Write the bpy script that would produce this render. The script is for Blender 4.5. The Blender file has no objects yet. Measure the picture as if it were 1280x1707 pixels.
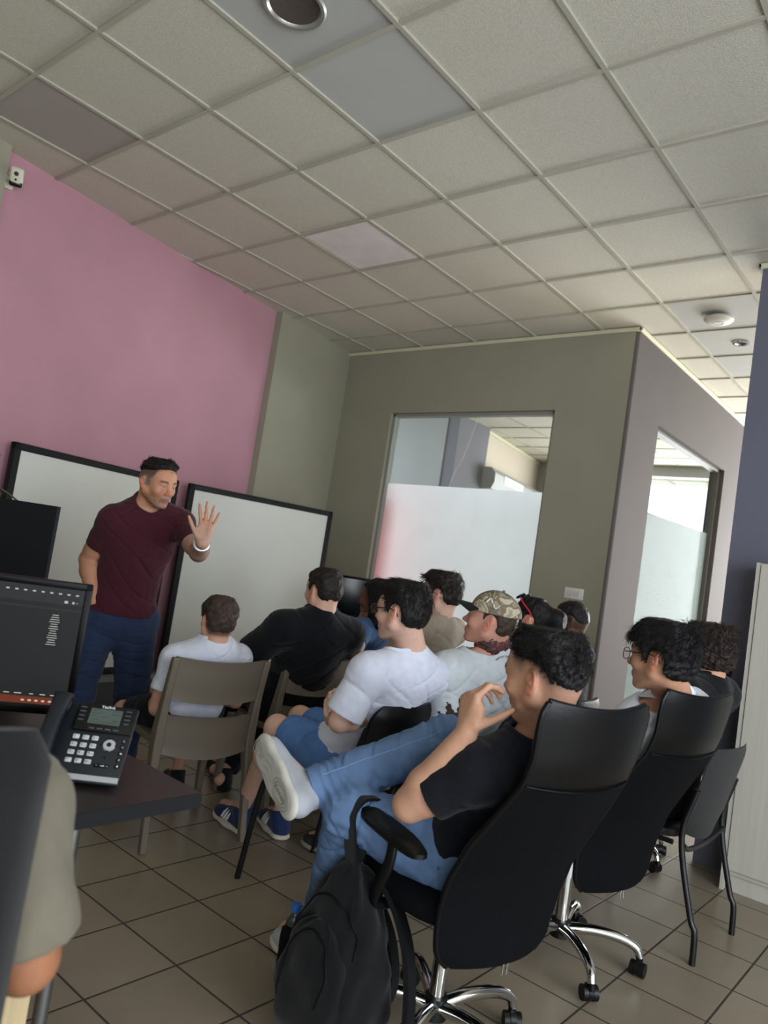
import bpy, bmesh, math, random
import numpy as np
from mathutils import Vector, Matrix
SC = bpy.context.scene
COL = SC.collection
PI = math.pi
random.seed(7)
RNG = np.random.default_rng(7)

# ------------------------------------------------------------------ materials
CAMR = [[0.7616708, 0.6298924, 0.1519643], [0.0706554, 0.1523894, -0.9857917], [-0.6441004, 0.7615859, 0.0715652]]
def lin(h):
    h = h.lstrip('#')
    o = []
    for i in (0, 2, 4):
        c = int(h[i:i+2], 16)/255
        o.append(c/12.92 if c <= .04045 else ((c+.055)/1.055)**2.4)
    return (o[0], o[1], o[2], 1)

_M = {}
def mat(name, col, rough=.6, metal=0, spec=.5, var=0, vscale=8, bump=0, bscale=60, stretch=(1, 1, 1), coat=0, sheen=0, sub=0, attr=None, wave=None):
    """procedural principled material: base colour with a noise variation and a noise bump"""
    if name in _M: return _M[name]
    m = bpy.data.materials.new(name); m.use_nodes = True
    nt = m.node_tree; N = nt.nodes; Lk = nt.links
    b = N['Principled BSDF']
    c = lin(col) if isinstance(col, str) else col
    b.inputs['Base Color'].default_value = c
    b.inputs['Roughness'].default_value = rough
    b.inputs['Metallic'].default_value = metal
    b.inputs['Specular IOR Level'].default_value = spec
    b.inputs['Coat Weight'].default_value = coat
    if sheen:
        b.inputs['Sheen Weight'].default_value = sheen
        b.inputs['Sheen Roughness'].default_value = .5
    if sub:
        b.inputs['Subsurface Weight'].default_value = sub
        b.inputs['Subsurface Radius'].default_value = (.012, .005, .003)
        b.inputs['Subsurface Scale'].default_value = 1.0
    tc = N.new('ShaderNodeTexCoord'); mp = N.new('ShaderNodeMapping')
    mp.inputs['Scale'].default_value = stretch
    Lk.new(tc.outputs['Object'], mp.inputs['Vector'])
    src = None
    if attr:
        at = N.new('ShaderNodeAttribute'); at.attribute_name = attr
        src = at.outputs['Color']
    if var:
        nz = N.new('ShaderNodeTexNoise'); nz.inputs['Scale'].default_value = vscale; nz.inputs['Detail'].default_value = 4
        Lk.new(mp.outputs[0], nz.inputs['Vector'])
        mr = N.new('ShaderNodeMapRange'); mr.inputs['From Min'].default_value = .3; mr.inputs['From Max'].default_value = .7
        mr.inputs['To Min'].default_value = 1-var; mr.inputs['To Max'].default_value = 1+var
        Lk.new(nz.outputs['Fac'], mr.inputs['Value'])
        mx = N.new('ShaderNodeMix'); mx.data_type = 'RGBA'; mx.blend_type = 'MULTIPLY'; mx.inputs['Factor'].default_value = 1
        mx.inputs[6].default_value = c
        if src: Lk.new(src, mx.inputs[6])
        Lk.new(mr.outputs[0], mx.inputs[7]); src = mx.outputs[2]
    if src: Lk.new(src, b.inputs['Base Color'])
    h = None
    if bump:
        n2 = N.new('ShaderNodeTexNoise'); n2.inputs['Scale'].default_value = bscale; n2.inputs['Detail'].default_value = 3
        Lk.new(mp.outputs[0], n2.inputs['Vector']); h = n2.outputs['Fac']
        bp = N.new('ShaderNodeBump'); bp.inputs['Strength'].default_value = bump; bp.inputs['Distance'].default_value = .004
        Lk.new(h, bp.inputs['Height']); Lk.new(bp.outputs[0], b.inputs['Normal'])
    _M[name] = m
    return m

def emis(name, col, st):
    if name in _M: return _M[name]
    m = bpy.data.materials.new(name); m.use_nodes = True
    b = m.node_tree.nodes['Principled BSDF']
    b.inputs['Base Color'].default_value = (0.004, .004, .004, 1)
    b.inputs['Emission Color'].default_value = lin(col); b.inputs['Emission Strength'].default_value = st
    b.inputs['Roughness'].default_value = .55; b.inputs['Specular IOR Level'].default_value = .15
    _M[name] = m
    return m

# ------------------------------------------------------------------ objects
def tag(o, label=None, cat=None, group=None, kind=None):
    if label: o['label'] = label
    if cat: o['category'] = cat
    if group: o['group'] = group
    if kind: o['kind'] = kind
    return o

def empty(name, loc=(0, 0, 0), rz=0.0, label=None, cat=None, group=None):
    o = bpy.data.objects.new(name, None); COL.objects.link(o)
    o.location = loc; o.rotation_euler = (0, 0, rz); o.empty_display_size = .1
    return tag(o, label, cat, group)

def link(name, me, m=None, parent=None, smooth=False):
    if m is not None:
        for x in (m if isinstance(m, (list, tuple)) else [m]): me.materials.append(x)
    if smooth:
        me.polygons.foreach_set('use_smooth', [True]*len(me.polygons))
    o = bpy.data.objects.new(name, me); COL.objects.link(o)
    if parent is not None: o.parent = parent
    return o

class MB:
    """collects shapes into one mesh"""
    def __init__(s): s.bm = bmesh.new(); s.mi = 0
    def _fin(s, vs, M):
        if M is not None: bmesh.ops.transform(s.bm, matrix=M, verts=vs)
        if s.mi:
            for f in {f for v in vs for f in v.link_faces}: f.material_index = s.mi
        return vs
    def box(s, lo, hi, M=None, bev=0, seg=2):
        r = bmesh.ops.create_cube(s.bm, size=1)
        vs = r['verts']
        c = [(a+b)/2 for a, b in zip(lo, hi)]; d = [abs(b-a) for a, b in zip(lo, hi)]
        for v in vs: v.co = Vector((c[0]+v.co.x*d[0], c[1]+v.co.y*d[1], c[2]+v.co.z*d[2]))
        if bev:
            es = list({e for v in vs for e in v.link_edges})
            g = bmesh.ops.bevel(s.bm, geom=es, offset=bev, segments=seg, profile=.5, affect='EDGES')
            vs = list({v for f in g['faces'] for v in f.verts} | {v for v in vs if v.is_valid})
            # collect connected
            st = list(vs); seen = set(vs)
            while st:
                v = st.pop()
                for e in v.link_edges:
                    w = e.other_vert(v)
                    if w not in seen: seen.add(w); st.append(w)
            vs = list(seen)
        return s._fin(vs, M)
    def poly(s, pts, faces, M=None):
        vs = [s.bm.verts.new(p) for p in pts]
        for f in faces:
            try: s.bm.faces.new([vs[i] for i in f])
            except ValueError: pass
        return s._fin(vs, M)
    def loft(s, rings, cap=True, closed=True, M=None):
        rs = [[s.bm.verts.new(p) for p in r] for r in rings]
        n = len(rings[0])
        for a, b in zip(rs, rs[1:]):
            for i in range(n if closed else n-1):
                j = (i+1) % n
                s.bm.faces.new((a[i], a[j], b[j], b[i]))
        if cap and closed:
            s.bm.faces.new(rs[0][::-1]); s.bm.faces.new(rs[-1])
        return s._fin([v for r in rs for v in r], M)
    def tube(s, pts, r, n=12, M=None, flat=1.0, cap=True, up=None):
        pts = [Vector(p) for p in pts]
        rr = r if isinstance(r, (list, tuple)) else [r]*len(pts)
        rings = []; prev = Vector(up) if up is not None else None
        for i, p in enumerate(pts):
            d = (pts[min(i+1, len(pts)-1)]-pts[max(i-1, 0)])
            if d.length < 1e-9: d = Vector((0, 0, 1))
            d.normalize()
            if prev is None: prev = d.orthogonal()
            a = (prev-d*prev.dot(d))
            if a.length < 1e-6: a = d.orthogonal()
            a.normalize(); prev = a; b = d.cross(a)
            rings.append([p+a*math.cos(2*PI*k/n)*rr[i]+b*math.sin(2*PI*k/n)*rr[i]*flat for k in range(n)])
        return s.loft(rings, cap, True, M)
    def lathe(s, prof, n=24, M=None, cap=True):
        rings = [[(r*math.cos(2*PI*k/n), r*math.sin(2*PI*k/n), z) for k in range(n)] for r, z in prof]
        return s.loft(rings, cap, True, M)
    def prism(s, outline, h0, h1, M=None):
        """outline of (x,y) between z=h0 and h1"""
        return s.loft([[(x, y, h0) for x, y in outline], [(x, y, h1) for x, y in outline]], True, True, M)
    def sph(s, c, r, u=16, v=10, M=None):
        rr = r if isinstance(r, (tuple, list)) else (r, r, r)
        g = bmesh.ops.create_uvsphere(s.bm, u_segments=u, v_segments=v, radius=1)
        for w in g['verts']: w.co = Vector((c[0]+w.co.x*rr[0], c[1]+w.co.y*rr[1], c[2]+w.co.z*rr[2]))
        return s._fin(g['verts'], M)
    def build(s, name, m, parent=None, smooth=None, bev=0):
        bmesh.ops.recalc_face_normals(s.bm, faces=s.bm.faces)
        me = bpy.data.meshes.new(name); s.bm.to_mesh(me); s.bm.free()
        o = link(name, me, m, parent)
        if smooth is not None:
            me.polygons.foreach_set('use_smooth', [True]*len(me.polygons))
            me.set_sharp_from_angle(angle=math.radians(smooth))
        if bev:
            md = o.modifiers.new('bevel', 'BEVEL'); md.width = bev; md.segments = 2; md.limit_method = 'ANGLE'; md.angle_limit = math.radians(50)
        return o

def bez(pts, n=8):
    """Catmull-Rom through pts"""
    P = [Vector(p) for p in pts]; P = [2*P[0]-P[1]]+P+[2*P[-1]-P[-2]]
    out = []
    for i in range(1, len(P)-2):
        for k in range(n):
            t = k/n
            a, b, c, d = P[i-1], P[i], P[i+1], P[i+2]
            out.append(.5*((2*b)+(c-a)*t+(2*a-5*b+4*c-d)*t*t+(3*b-a-3*c+d)*t**3))
    out.append(P[-2]); return out

def frame(o, x, y, z):
    """matrix whose columns are the axes x,y,z at origin o"""
    x, y, z, o = Vector(x), Vector(y), Vector(z), Vector(o)
    return Matrix(((x.x, y.x, z.x, o.x), (x.y, y.y, z.y, o.y), (x.z, y.z, z.z, o.z), (0, 0, 0, 1)))

def rotz(a, loc=(0, 0, 0)):
    return Matrix.Translation(Vector(loc)) @ Matrix.Rotation(a, 4, 'Z')

# ------------------------------------------------------------------ camera
CAMP = Vector((4.97, -1.361, 1.359)); CEIL = 3.458
RIGHT = Vector(CAMR[0]); DOWN = Vector(CAMR[1]); FWD = Vector(CAMR[2])
cam = bpy.data.cameras.new('camera'); camo = bpy.data.objects.new('camera', cam); COL.objects.link(camo)
camo.matrix_world = frame(CAMP, RIGHT, -DOWN, -FWD)
cam.sensor_fit = 'VERTICAL'; cam.sensor_height = 24; cam.lens = 1239.59/1707*24; cam.sensor_width = 18
cam.clip_start = .05; cam.clip_end = 200
cam.dof.use_dof = True; cam.dof.focus_distance = 2.9; cam.dof.aperture_fstop = 2.2
SC.camera = camo
# ------------------------------------------------------------------ ROOM
def wallmat(name, col, var=.035):
    return mat(name, col, rough=.85, spec=.25, var=var, vscale=2.2, bump=.12, bscale=140)
M_GREIGE = wallmat('paint_greige', '#9a9886')
M_PINK = wallmat('paint_pink', '#ba8c98', .05)
M_LILAC = wallmat('paint_grey_lilac', '#5e5856')
M_PURPLE = wallmat('paint_slate_purple', '#686a78')
M_CREAM = mat('cornice_cream', '#d5d0b4', rough=.6)
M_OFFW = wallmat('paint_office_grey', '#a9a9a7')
M_OFFB = wallmat('paint_office_beige', '#cfc4b2')

def wall_line(y, off=0.0):            # the slightly skewed left wall: x at depth y
    return .264-.177*(y-.593)+off
WL_D = Vector((-.177, 1, 0)).normalized()      # along the left wall
WL_N = Vector((1, .177, 0)).normalized()       # out of the left wall into the room
def wl_frame(y0, off=0.0, z=0.0):
    """x along the wall, y out of the wall into the room, z up... (right handed: x along -> use D, N, Z)"""
    p = Vector((wall_line(y0), y0, z))+WL_N*off
    return frame(p, -WL_D, -WL_N, (0, 0, 1)) @ Matrix.Rotation(PI, 4, 'Z')   # local +x = along wall deeper, +y = into room

def struct(o): o['kind'] = 'structure'; return o

# floor ------------------------------------------------------------
def floor_material():
    m = bpy.data.materials.new('floor_tiles'); m.use_nodes = True
    nt = m.node_tree; N = nt.nodes; L = nt.links; b = N['Principled BSDF']
    tc = N.new('ShaderNodeTexCoord'); sx = N.new('ShaderNodeSeparateXYZ'); L.new(tc.outputs['Object'], sx.inputs[0])
    def math_(op, a, bb=None, c=None):
        n = N.new('ShaderNodeMath'); n.operation = op
        for i, v in enumerate((a, bb, c)):
            if v is None: continue
            if isinstance(v, (int, float)): n.inputs[i].default_value = v
            else: L.new(v, n.inputs[i])
        return n.outputs[0]
    S = .316; G = .0045
    gx = math_('DIVIDE', math_('SUBTRACT', sx.outputs[0], FX0), S); gy = math_('DIVIDE', math_('SUBTRACT', sx.outputs[1], FY0), S)
    def edge(g):
        f = math_('FRACT', g); return math_('MINIMUM', f, math_('SUBTRACT', 1.0, f))
    e = math_('MINIMUM', edge(gx), edge(gy))
    mr = N.new('ShaderNodeMapRange'); mr.inputs['From Min'].default_value = G/S*.6; mr.inputs['From Max'].default_value = G/S*1.1
    L.new(e, mr.inputs['Value'])
    cb = N.new('ShaderNodeCombineXYZ'); L.new(math_('FLOOR', gx), cb.inputs[0]); L.new(math_('FLOOR', gy), cb.inputs[1])
    wn = N.new('ShaderNodeTexWhiteNoise'); L.new(cb.outputs[0], wn.inputs['Vector'])
    nz = N.new('ShaderNodeTexNoise'); nz.inputs['Scale'].default_value = 9; nz.inputs['Detail'].default_value = 6; L.new(tc.outputs['Object'], nz.inputs['Vector'])
    val = math_('ADD', math_('MULTIPLY', wn.outputs['Value'], .10), math_('MULTIPLY', nz.outputs['Fac'], .22))
    val = math_('ADD', val, .80)
    mx = N.new('ShaderNodeMix'); mx.data_type = 'RGBA'; mx.blend_type = 'MULTIPLY'; mx.inputs['Factor'].default_value = 1
    mx.inputs[6].default_value = lin('#908472'); L.new(val, mx.inputs[7])
    m2 = N.new('ShaderNodeMix'); m2.data_type = 'RGBA'; m2.inputs[6].default_value = lin('#3c352e'); L.new(mr.outputs[0], m2.inputs['Factor']); L.new(mx.outputs[2], m2.inputs[7])
    L.new(m2.outputs[2], b.inputs['Base Color'])
    rr = N.new('ShaderNodeMapRange'); rr.inputs['To Min'].default_value = .8; rr.inputs['To Max'].default_value = .27; L.new(mr.outputs[0], rr.inputs['Value'])
    L.new(math_('ADD', rr.outputs[0], math_('MULTIPLY', nz.outputs['Fac'], .08)), b.inputs['Roughness'])
    bp = N.new('ShaderNodeBump'); bp.inputs['Strength'].default_value = .5; bp.inputs['Distance'].default_value = .002; L.new(mr.outputs[0], bp.inputs['Height'])
    L.new(bp.outputs[0], b.inputs['Normal']); b.inputs['Specular IOR Level'].default_value = .45
    return m
FX0, FY0 = 2.0882, .5676
mb = MB(); mb.box((-2.5, -4.2, -.12), (8.2, 11.2, 0)); struct(mb.build('floor', floor_material()))

# ceiling ----------------------------------------------------------
def tile_mat(name, col, bump, bscale, var, vs):
    return mat(name, col, rough=.9, spec=.15, var=var, vscale=vs, bump=bump, bscale=bscale)
T_FISS = tile_mat('ceiling_mineral_tile', '#cbc8ba', .5, 170, .07, 90)
T_GREY = tile_mat('ceiling_smooth_tile', '#b4b5b0', .05, 60, .02, 3)
T_DARK = tile_mat('ceiling_taupe_tile', '#aaa49d', .05, 60, .02, 3)
T_OPAL = mat('opal_light_panel', '#e6e1e1', rough=.35, var=.06, vscale=7)
mb = MB()
def tile_at(i, j):       # i along Y, j along X
    if (i, j) in ((1, 4), (0, 4)): return 1
    if (i, j) in ((0, 1),): return 2
    if (i, j) in ((6, 5), (7, 5), (6, 6), (8, 5)): return 1
    return 0
for j in range(-4, 14):
    for i in range(-7, 19):
        if (i, j) == (3, 2): continue
        z = CEIL+.006
        mb.mi = 0
        v = mb.poly([(j*.6, i*.6, z), (j*.6+.6, i*.6, z), (j*.6+.6, i*.6+.6, z), (j*.6, i*.6+.6, z)], [(0, 3, 2, 1)])
        for f in v[0].link_faces: f.material_index = tile_at(i, j)
mb.mi = 0
mb.box((-2.5, -4.2, CEIL+.05), (8.4, 11.4, CEIL+.12))
struct(mb.build('ceiling', [T_FISS, T_GREY, T_DARK]))
mb = MB()
gm = mat('ceiling_grid_bar', '#b0ad9f', rough=.75, spec=.1, var=.04, vscale=3)
for j in range(-4, 15): mb.box((j*.6-.012, -4.2, CEIL-.004), (j*.6+.012, 11.2, CEIL+.009), bev=.0015, seg=1)
for i in range(-7, 19): mb.box((-2.5, i*.6-.012, CEIL-.003), (8.2, i*.6+.012, CEIL+.009), bev=.0015, seg=1)
struct(mb.build('trim_1', gm))
# opal panel lying in the grid
o = empty('ceiling_light_panel', (2*.6+.3, 3*.6+.3, CEIL), 0, 'pale translucent light panel lying flush in the tiled ceiling grid', 'light panel')
mb = MB(); mb.box((-.287, -.287, .004), (.287, .287, .022)); mb.build('diffuser', T_OPAL, o)
mb = MB()
for s in (-1, 1):
    mb.box((-.288, s*.281-.006, .001), (.288, s*.281+.006, .006)); mb.box((s*.281-.006, -.288, .001), (s*.281+.006, .288, .006))
mb.build('frame', gm, o)

# left wall: pink panel recessed between two greige piers ------------
H = CEIL+.03
def wl_box(mb, y0, y1, off0, off1, z0, z1, bev=0):
    Mx = wl_frame(y0); ln = (y1-y0)*math.sqrt(1+.177**2)
    mb.box((0, off0, z0), (ln, off1, z1), Mx, bev)
mb = MB(); wl_box(mb, -4.2, 4.1, -.35, -.06, 0, H); struct(mb.build('wall_left', M_PINK))
mb = MB(); wl_box(mb, 2.86, 4.1, -.30, .012, 0, H); struct(mb.build('wall_pier', M_GREIGE))
mb = MB(); wl_box(mb, -4.2, .265, -.30, .012, 0, H); struct(mb.build('wall_pier.001', M_GREIGE))

# window wall (two glazed openings) ----------------------------------
YW, XB, TH = 3.993, 2.70, .14
W1 = (.345, 2.075, .45, 2.822); W2 = (4.615, 6.54, .45, 2.845)
mb = MB()
mb.box((-.9, YW, 0), (W1[0], YW+TH, H)); mb.box((W1[1], YW, 0), (XB-.024, YW+TH, H))
mb.box((W1[0], YW, 0), (W1[1], YW+TH, W1[2])); mb.box((W1[0], YW, W1[3]), (W1[1], YW+TH, H))
struct(mb.build('wall_glazed', M_GREIGE))
mb = MB()
mb.box((XB-TH, YW+.024, 0), (XB, W2[0], H)); mb.box((XB-TH, W2[1], 0), (XB, 9.6, H))
mb.box((XB-TH, W2[0], 0), (XB, W2[1], W2[2])); mb.box((XB-TH, W2[0], W2[3]), (XB, W2[1], H))
mb.tube([(XB-.025, YW+.025, 0), (XB-.025, YW+.025, H)], .0252, 32)
struct(mb.build('wall_corridor', M_LILAC))
# cornices
mb = MB(); mb.box((-.42, YW-.022, CEIL-.034), (XB+.022, YW, CEIL-.002), bev=.006); mb.box((XB, YW-.022, CEIL-.034), (XB+.022, 9.6, CEIL-.002), bev=.006)
struct(mb.build('trim_2', M_CREAM))

M_GLASS = bpy.data.materials.new('clear_glass'); M_GLASS.use_nodes = True
def _glass(m):
    N = m.node_tree.nodes; L = m.node_tree.links; N.remove(N['Principled BSDF'])
    t = N.new('ShaderNodeBsdfTransparent'); t.inputs[0].default_value = (.93, .95, .94, 1)
    g = N.new('ShaderNodeBsdfGlossy'); g.inputs['Roughness'].default_value = .02
    fr = N.new('ShaderNodeLayerWeight'); pw = N.new('ShaderNodeMath'); pw.operation = 'POWER'; pw.inputs[1].default_value = 5; L.new(fr.outputs['Facing'], pw.inputs[0])
    ad = N.new('ShaderNodeMath'); ad.operation = 'MULTIPLY_ADD'; ad.inputs[1].default_value = .04; ad.inputs[2].default_value = .004; L.new(pw.outputs[0], ad.inputs[0])
    mx = N.new('ShaderNodeMixShader'); L.new(ad.outputs[0], mx.inputs[0]); L.new(t.outputs[0], mx.inputs[1]); L.new(g.outputs[0], mx.inputs[2])
    L.new(mx.outputs[0], N['Material Output'].inputs[0])
_glass(M_GLASS)
def film(name, col, veins):
    m = bpy.data.materials.new(name); m.use_nodes = True
    N = m.node_tree.nodes; L = m.node_tree.links; N.remove(N['Principled BSDF'])
    tr = N.new('ShaderNodeBsdfTranslucent'); df = N.new('ShaderNodeBsdfDiffuse')
    tc = N.new('ShaderNodeTexCoord'); nz = N.new('ShaderNodeTexNoise'); nz.inputs['Scale'].default_value = 2.4; nz.inputs['Detail'].default_value = 5; nz.inputs['Distortion'].default_value = 1.5
    L.new(tc.outputs['Object'], nz.inputs['Vector'])
    cr = N.new('ShaderNodeValToRGB'); c = lin(col)
    e = cr.color_ramp.elements
    e[0].position = .38; e[0].color = (c[0]*.95, c[1]*.95, c[2]*.95, 1); e[1].position = .62; e[1].color = c
    if veins:
        x = e.new(.5); x.color = (c[0]*.86, c[1]*.86, c[2]*.86, 1); y = e.new(.53); y.color = c; y2 = e.new(.47); y2.color = c
    L.new(nz.outputs['Fac'], cr.inputs[0]); L.new(cr.outputs[0], tr.inputs[0]); df.inputs[0].default_value = lin('#c8ccd0')
    mx = N.new('ShaderNodeMixShader'); mx.inputs[0].default_value = .22; L.new(tr.outputs[0], mx.inputs[1]); L.new(df.outputs[0], mx.inputs[2])
    L.new(mx.outputs[0], N['Material Output'].inputs[0]); return m
F1 = film('frosted_film', '#e4e8ef', False); F2 = film('marbled_film', '#a9b5b1', True)
M_WFR = mat('window_frame_grey', '#8d8f87', rough=.45, spec=.5); M_WFD = mat('window_frame_dark', '#5d5c57', rough=.5)
# window 1
w = empty('window_1', ((W1[0]+W1[1])/2, YW+.07, W1[2])); w['kind'] = 'structure'
hw = (W1[1]-W1[0])/2; hh = W1[3]-W1[2]
mb = MB()
for s in (-1, 1): mb.box((s*hw-(.03 if s > 0 else 0), -.035, 0), (s*hw+(.03 if s < 0 else 0), .035, hh), bev=.004)
mb.box((-hw, -.035, hh-.03), (hw, .035, hh), bev=.004); mb.box((-hw, -.035, 0), (hw, .035, .03), bev=.004)
mb.build('window_frame', M_WFR, w)
mb = MB(); mb.box((-hw+.028, -.004, .028), (hw-.028, .004, hh-.028)); mb.build('pane', M_GLASS, w)
mb = MB(); mb.poly([(-hw+.03, .006, .03), (hw-.03, .006, .03), (hw-.03, .006, 2.148-W1[2]), (-hw+.03, .006, 2.150-W1[2])], [(0, 1, 2, 3)]); mb.build('frosted_film', F1, w)
# window 2
w = empty('window_2', (XB-.08, (W2[0]+W2[1])/2, W2[2])); w['kind'] = 'structure'
hw = (W2[1]-W2[0])/2; hh = W2[3]-W2[2]
mb = MB()
for s in (-1, 1): mb.box((-.035, s*hw-(.03 if s > 0 else 0), 0), (.035, s*hw+(.03 if s < 0 else 0), hh), bev=.004)
mb.box((-.035, -hw, hh-.03), (.035, hw, hh), bev=.004); mb.box((-.035, -hw, 0), (.035, hw, .03), bev=.004)
mb.build('window_frame', M_WFD, w)
mb = MB(); mb.box((-.004, -hw+.028, .028), (.004, hw-.028, hh-.028)); mb.build('pane', M_GLASS, w)
mb = MB(); mb.poly([(-.006, -hw+.03, .03), (-.006, hw-.03, .03), (-.006, hw-.03, 2.185-W2[2]), (-.006, -hw+.03, 2.14-W2[2])], [(0, 1, 2, 3)]); mb.build('frosted_film', F2, w)

# office behind the glass -------------------------------------------
mb = MB(); mb.box((-2.4, 6.45, 0), (-.78, 7.2, H)); struct(mb.build('wall_office', M_OFFW))
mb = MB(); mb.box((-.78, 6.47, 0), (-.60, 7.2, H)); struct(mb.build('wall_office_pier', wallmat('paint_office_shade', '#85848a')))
mb = MB(); mb.loft([[(-.62, 6.9, z), (-1.12, 9.7, z), (-1.5, 9.7, z), (-.9, 6.9, z)] for z in (0, H)]); struct(mb.build('wall_office_left', M_OFFB))
mb = MB(); mb.loft([[(-.60, 6.9, z), (-1.10, 9.68, z), (-1.12, 9.68, z), (-.62, 6.9, z)] for z in (CEIL-.05, CEIL-.004)]); struct(mb.build('trim_3', M_CREAM))
# far office wall with a wide window to the bright street
mb = MB()
mb.box((-1.5, 9.6, 0), (8.2, 9.75, .9)); mb.box((-1.5, 9.6, 3.30), (8.2, 9.75, H)); mb.box((-1.5, 9.6, .9), (.15, 9.75, 3.30))
for x in (1.62, 2.62, 4.5, 6.2, 8.0): mb.box((x, 9.6, .9), (x+.09, 9.75, 3.30))
struct(mb.build('wall_far', M_OFFW))
# right wall, back wall: beyond the frame
M_BACK = wallmat('paint_back', '#b3b0a6')
mb = MB(); mb.box((8.05, -4.2, 0), (8.2, 3.6, H)); mb.box((8.05, 8.9, 0), (8.2, 9.7, H)); mb.box((8.05, 3.6, 2.9), (8.2, 8.9, H)); mb.box((8.05, 3.6, 0), (8.2, 8.9, .08))
for y in (4.9, 6.2, 7.5): mb.box((8.07, y, .08), (8.15, y+.06, 2.9))
struct(mb.build('wall_right', M_BACK))
mb = MB(); mb.box((-1, -4.2, 0), (8.2, -4.05, H)); struct(mb.build('wall_back', M_BACK))

# slate purple partition at the right --------------------------------
mb = MB(); mb.box((3.745, 3.175, 0), (8.1, 3.32, H)); struct(mb.build('wall_partition', M_PURPLE))
mb = MB(); mb.box((3.722, 3.152, CEIL-.034), (8.0, 3.175, CEIL-.002), bev=.006); mb.box((3.722, 3.152, CEIL-.034), (3.745, 3.33, CEIL-.002), bev=.006)
struct(mb.build('trim_4', M_CREAM))
# dark low plinth along the left wall
mb = MB(); wl_box(mb, -1.0, 3.95, -.05, .16, 0, .27, .004); struct(mb.build('baseboard_left', mat('plinth_dark', '#3a3a3d', rough=.6)))
mb = MB(); wl_box(mb, -1.0, 3.95, -.05, .165, .27, .30, .003); struct(mb.build('trim_5', mat('plinth_strip', '#75777b', rough=.5)))

# ------------------------------------------------------------------ LIGHT
def area(name, loc, target, sx, sy, power, col):
    l = bpy.data.lights.new(name, 'AREA'); l.shape = 'RECTANGLE'; l.size = sx; l.size_y = sy; l.energy = power; l.color = col
    o = bpy.data.objects.new(name, l); COL.objects.link(o); o.location = loc
    d = Vector(target)-Vector(loc); o.rotation_euler = d.to_track_quat('-Z', 'Y').to_euler(); return o
# daylight through the corridor's glazed front, the office window, and the shop front behind and right of the camera
area('daylight_corridor', (4.9, 10.2, 1.5), (4.4, 3.0, 1.7), 4.6, 2.6, 900, (.95, .98, 1))
area('daylight_office', (.9, 10.3, 2.2), (.7, 5, 1.6), 3.2, 3.0, 320, (1, .98, .96))
area('daylight_front', (6.9, -3.6, 1.5), (2.6, 1.6, 1.5), 3.6, 2.2, 165, (.88, .94, 1))
area('daylight_side', (7.9, .4, 1.7), (2.0, 1.2, 1.8), 4.4, 2.4, 260, (.86, .92, 1))
sl = bpy.data.lights.new('sun', 'SUN'); sl.energy = 42; sl.angle = .02; sl.color = (1, .96, .9)
so_ = bpy.data.objects.new('sun', sl); COL.objects.link(so_); so_.rotation_euler = Vector((-.80, .10, -.62)).to_track_quat('-Z', 'Y').to_euler()
W = bpy.data.worlds.new('sky'); SC.world = W; W.use_nodes = True
bg = W.node_tree.nodes['Background']; bg.inputs[0].default_value = (.80, .90, 1, 1); bg.inputs[1].default_value = 2.5
SC.view_settings.view_transform = 'Standard'; SC.view_settings.look = 'None'; SC.view_settings.gamma = 1; SC.view_settings.exposure = 0
SC.view_settings.use_curve_mapping = False
SC.cycles.use_denoising = True
SC.cycles.max_bounces = 8; SC.cycles.diffuse_bounces = 5; SC.cycles.sample_clamp_indirect = 6
# ------------------------------------------------------------------ FURNITURE
M_TAUPE = mat('taupe_resin', '#746b5e', rough=.5, spec=.45, var=.03, vscale=6, bump=.08, bscale=220)
M_BLKPL = mat('black_plastic', '#0a0b0c', rough=.42, spec=.35, bump=.05, bscale=200)
M_BLKMT = mat('black_steel', '#0c0d10', rough=.35, spec=.5)
M_CHROME = mat('chrome', '#d6d6d4', rough=.12, metal=1)
M_VINYL = mat('black_vinyl', '#050608', rough=.36, spec=.32, bump=.1, bscale=90)
M_SEATF = mat('black_seat_fabric', '#0b0c10', rough=.95, spec=.15, bump=.4, bscale=500)
def mesh_fabric(name, c0, c1):
    m = bpy.data.materials.new(name); m.use_nodes = True
    N = m.node_tree.nodes; L = m.node_tree.links; b = N['Principled BSDF']
    tc = N.new('ShaderNodeTexCoord'); mp = N.new('ShaderNodeMapping'); mp.inputs['Rotation'].default_value = (0.5, .4, .3)
    v = N.new('ShaderNodeTexVoronoi'); v.inputs['Scale'].default_value = 330
    L.new(tc.outputs['Object'], mp.inputs[0]); L.new(mp.outputs[0], v.inputs['Vector'])
    cr = N.new('ShaderNodeValToRGB'); cr.color_ramp.elements[0].position = .1; cr.color_ramp.elements[0].color = lin(c0); cr.color_ramp.elements[1].position = .45; cr.color_ramp.elements[1].color = lin(c1)
    L.new(v.outputs['Distance'], cr.inputs[0]); L.new(cr.outputs[0], b.inputs['Base Color'])
    bp = N.new('ShaderNodeBump'); bp.inputs['Strength'].default_value = .5; bp.inputs['Distance'].default_value = .002; L.new(v.outputs['Distance'], bp.inputs['Height']); L.new(bp.outputs[0], b.inputs['Normal'])
    b.inputs['Roughness'].default_value = .8; b.inputs['Specular IOR Level'].default_value = .12
    return m
M_MESH = mesh_fabric('black_mesh_fabric', '#020203', '#07080b')

def kids(o): return [c for c in bpy.data.objects if c.parent == o]
def copy_tree(o, parent=None):
    c = o.copy(); COL.objects.link(c)
    if parent is not None: c.parent = parent
    for ch in kids(o): copy_tree(ch, c)
    return c
def put(o, x, y, az, z=0):
    o.location = (x, y, z); o.rotation_euler = (0, 0, math.radians(az)); return o

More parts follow.
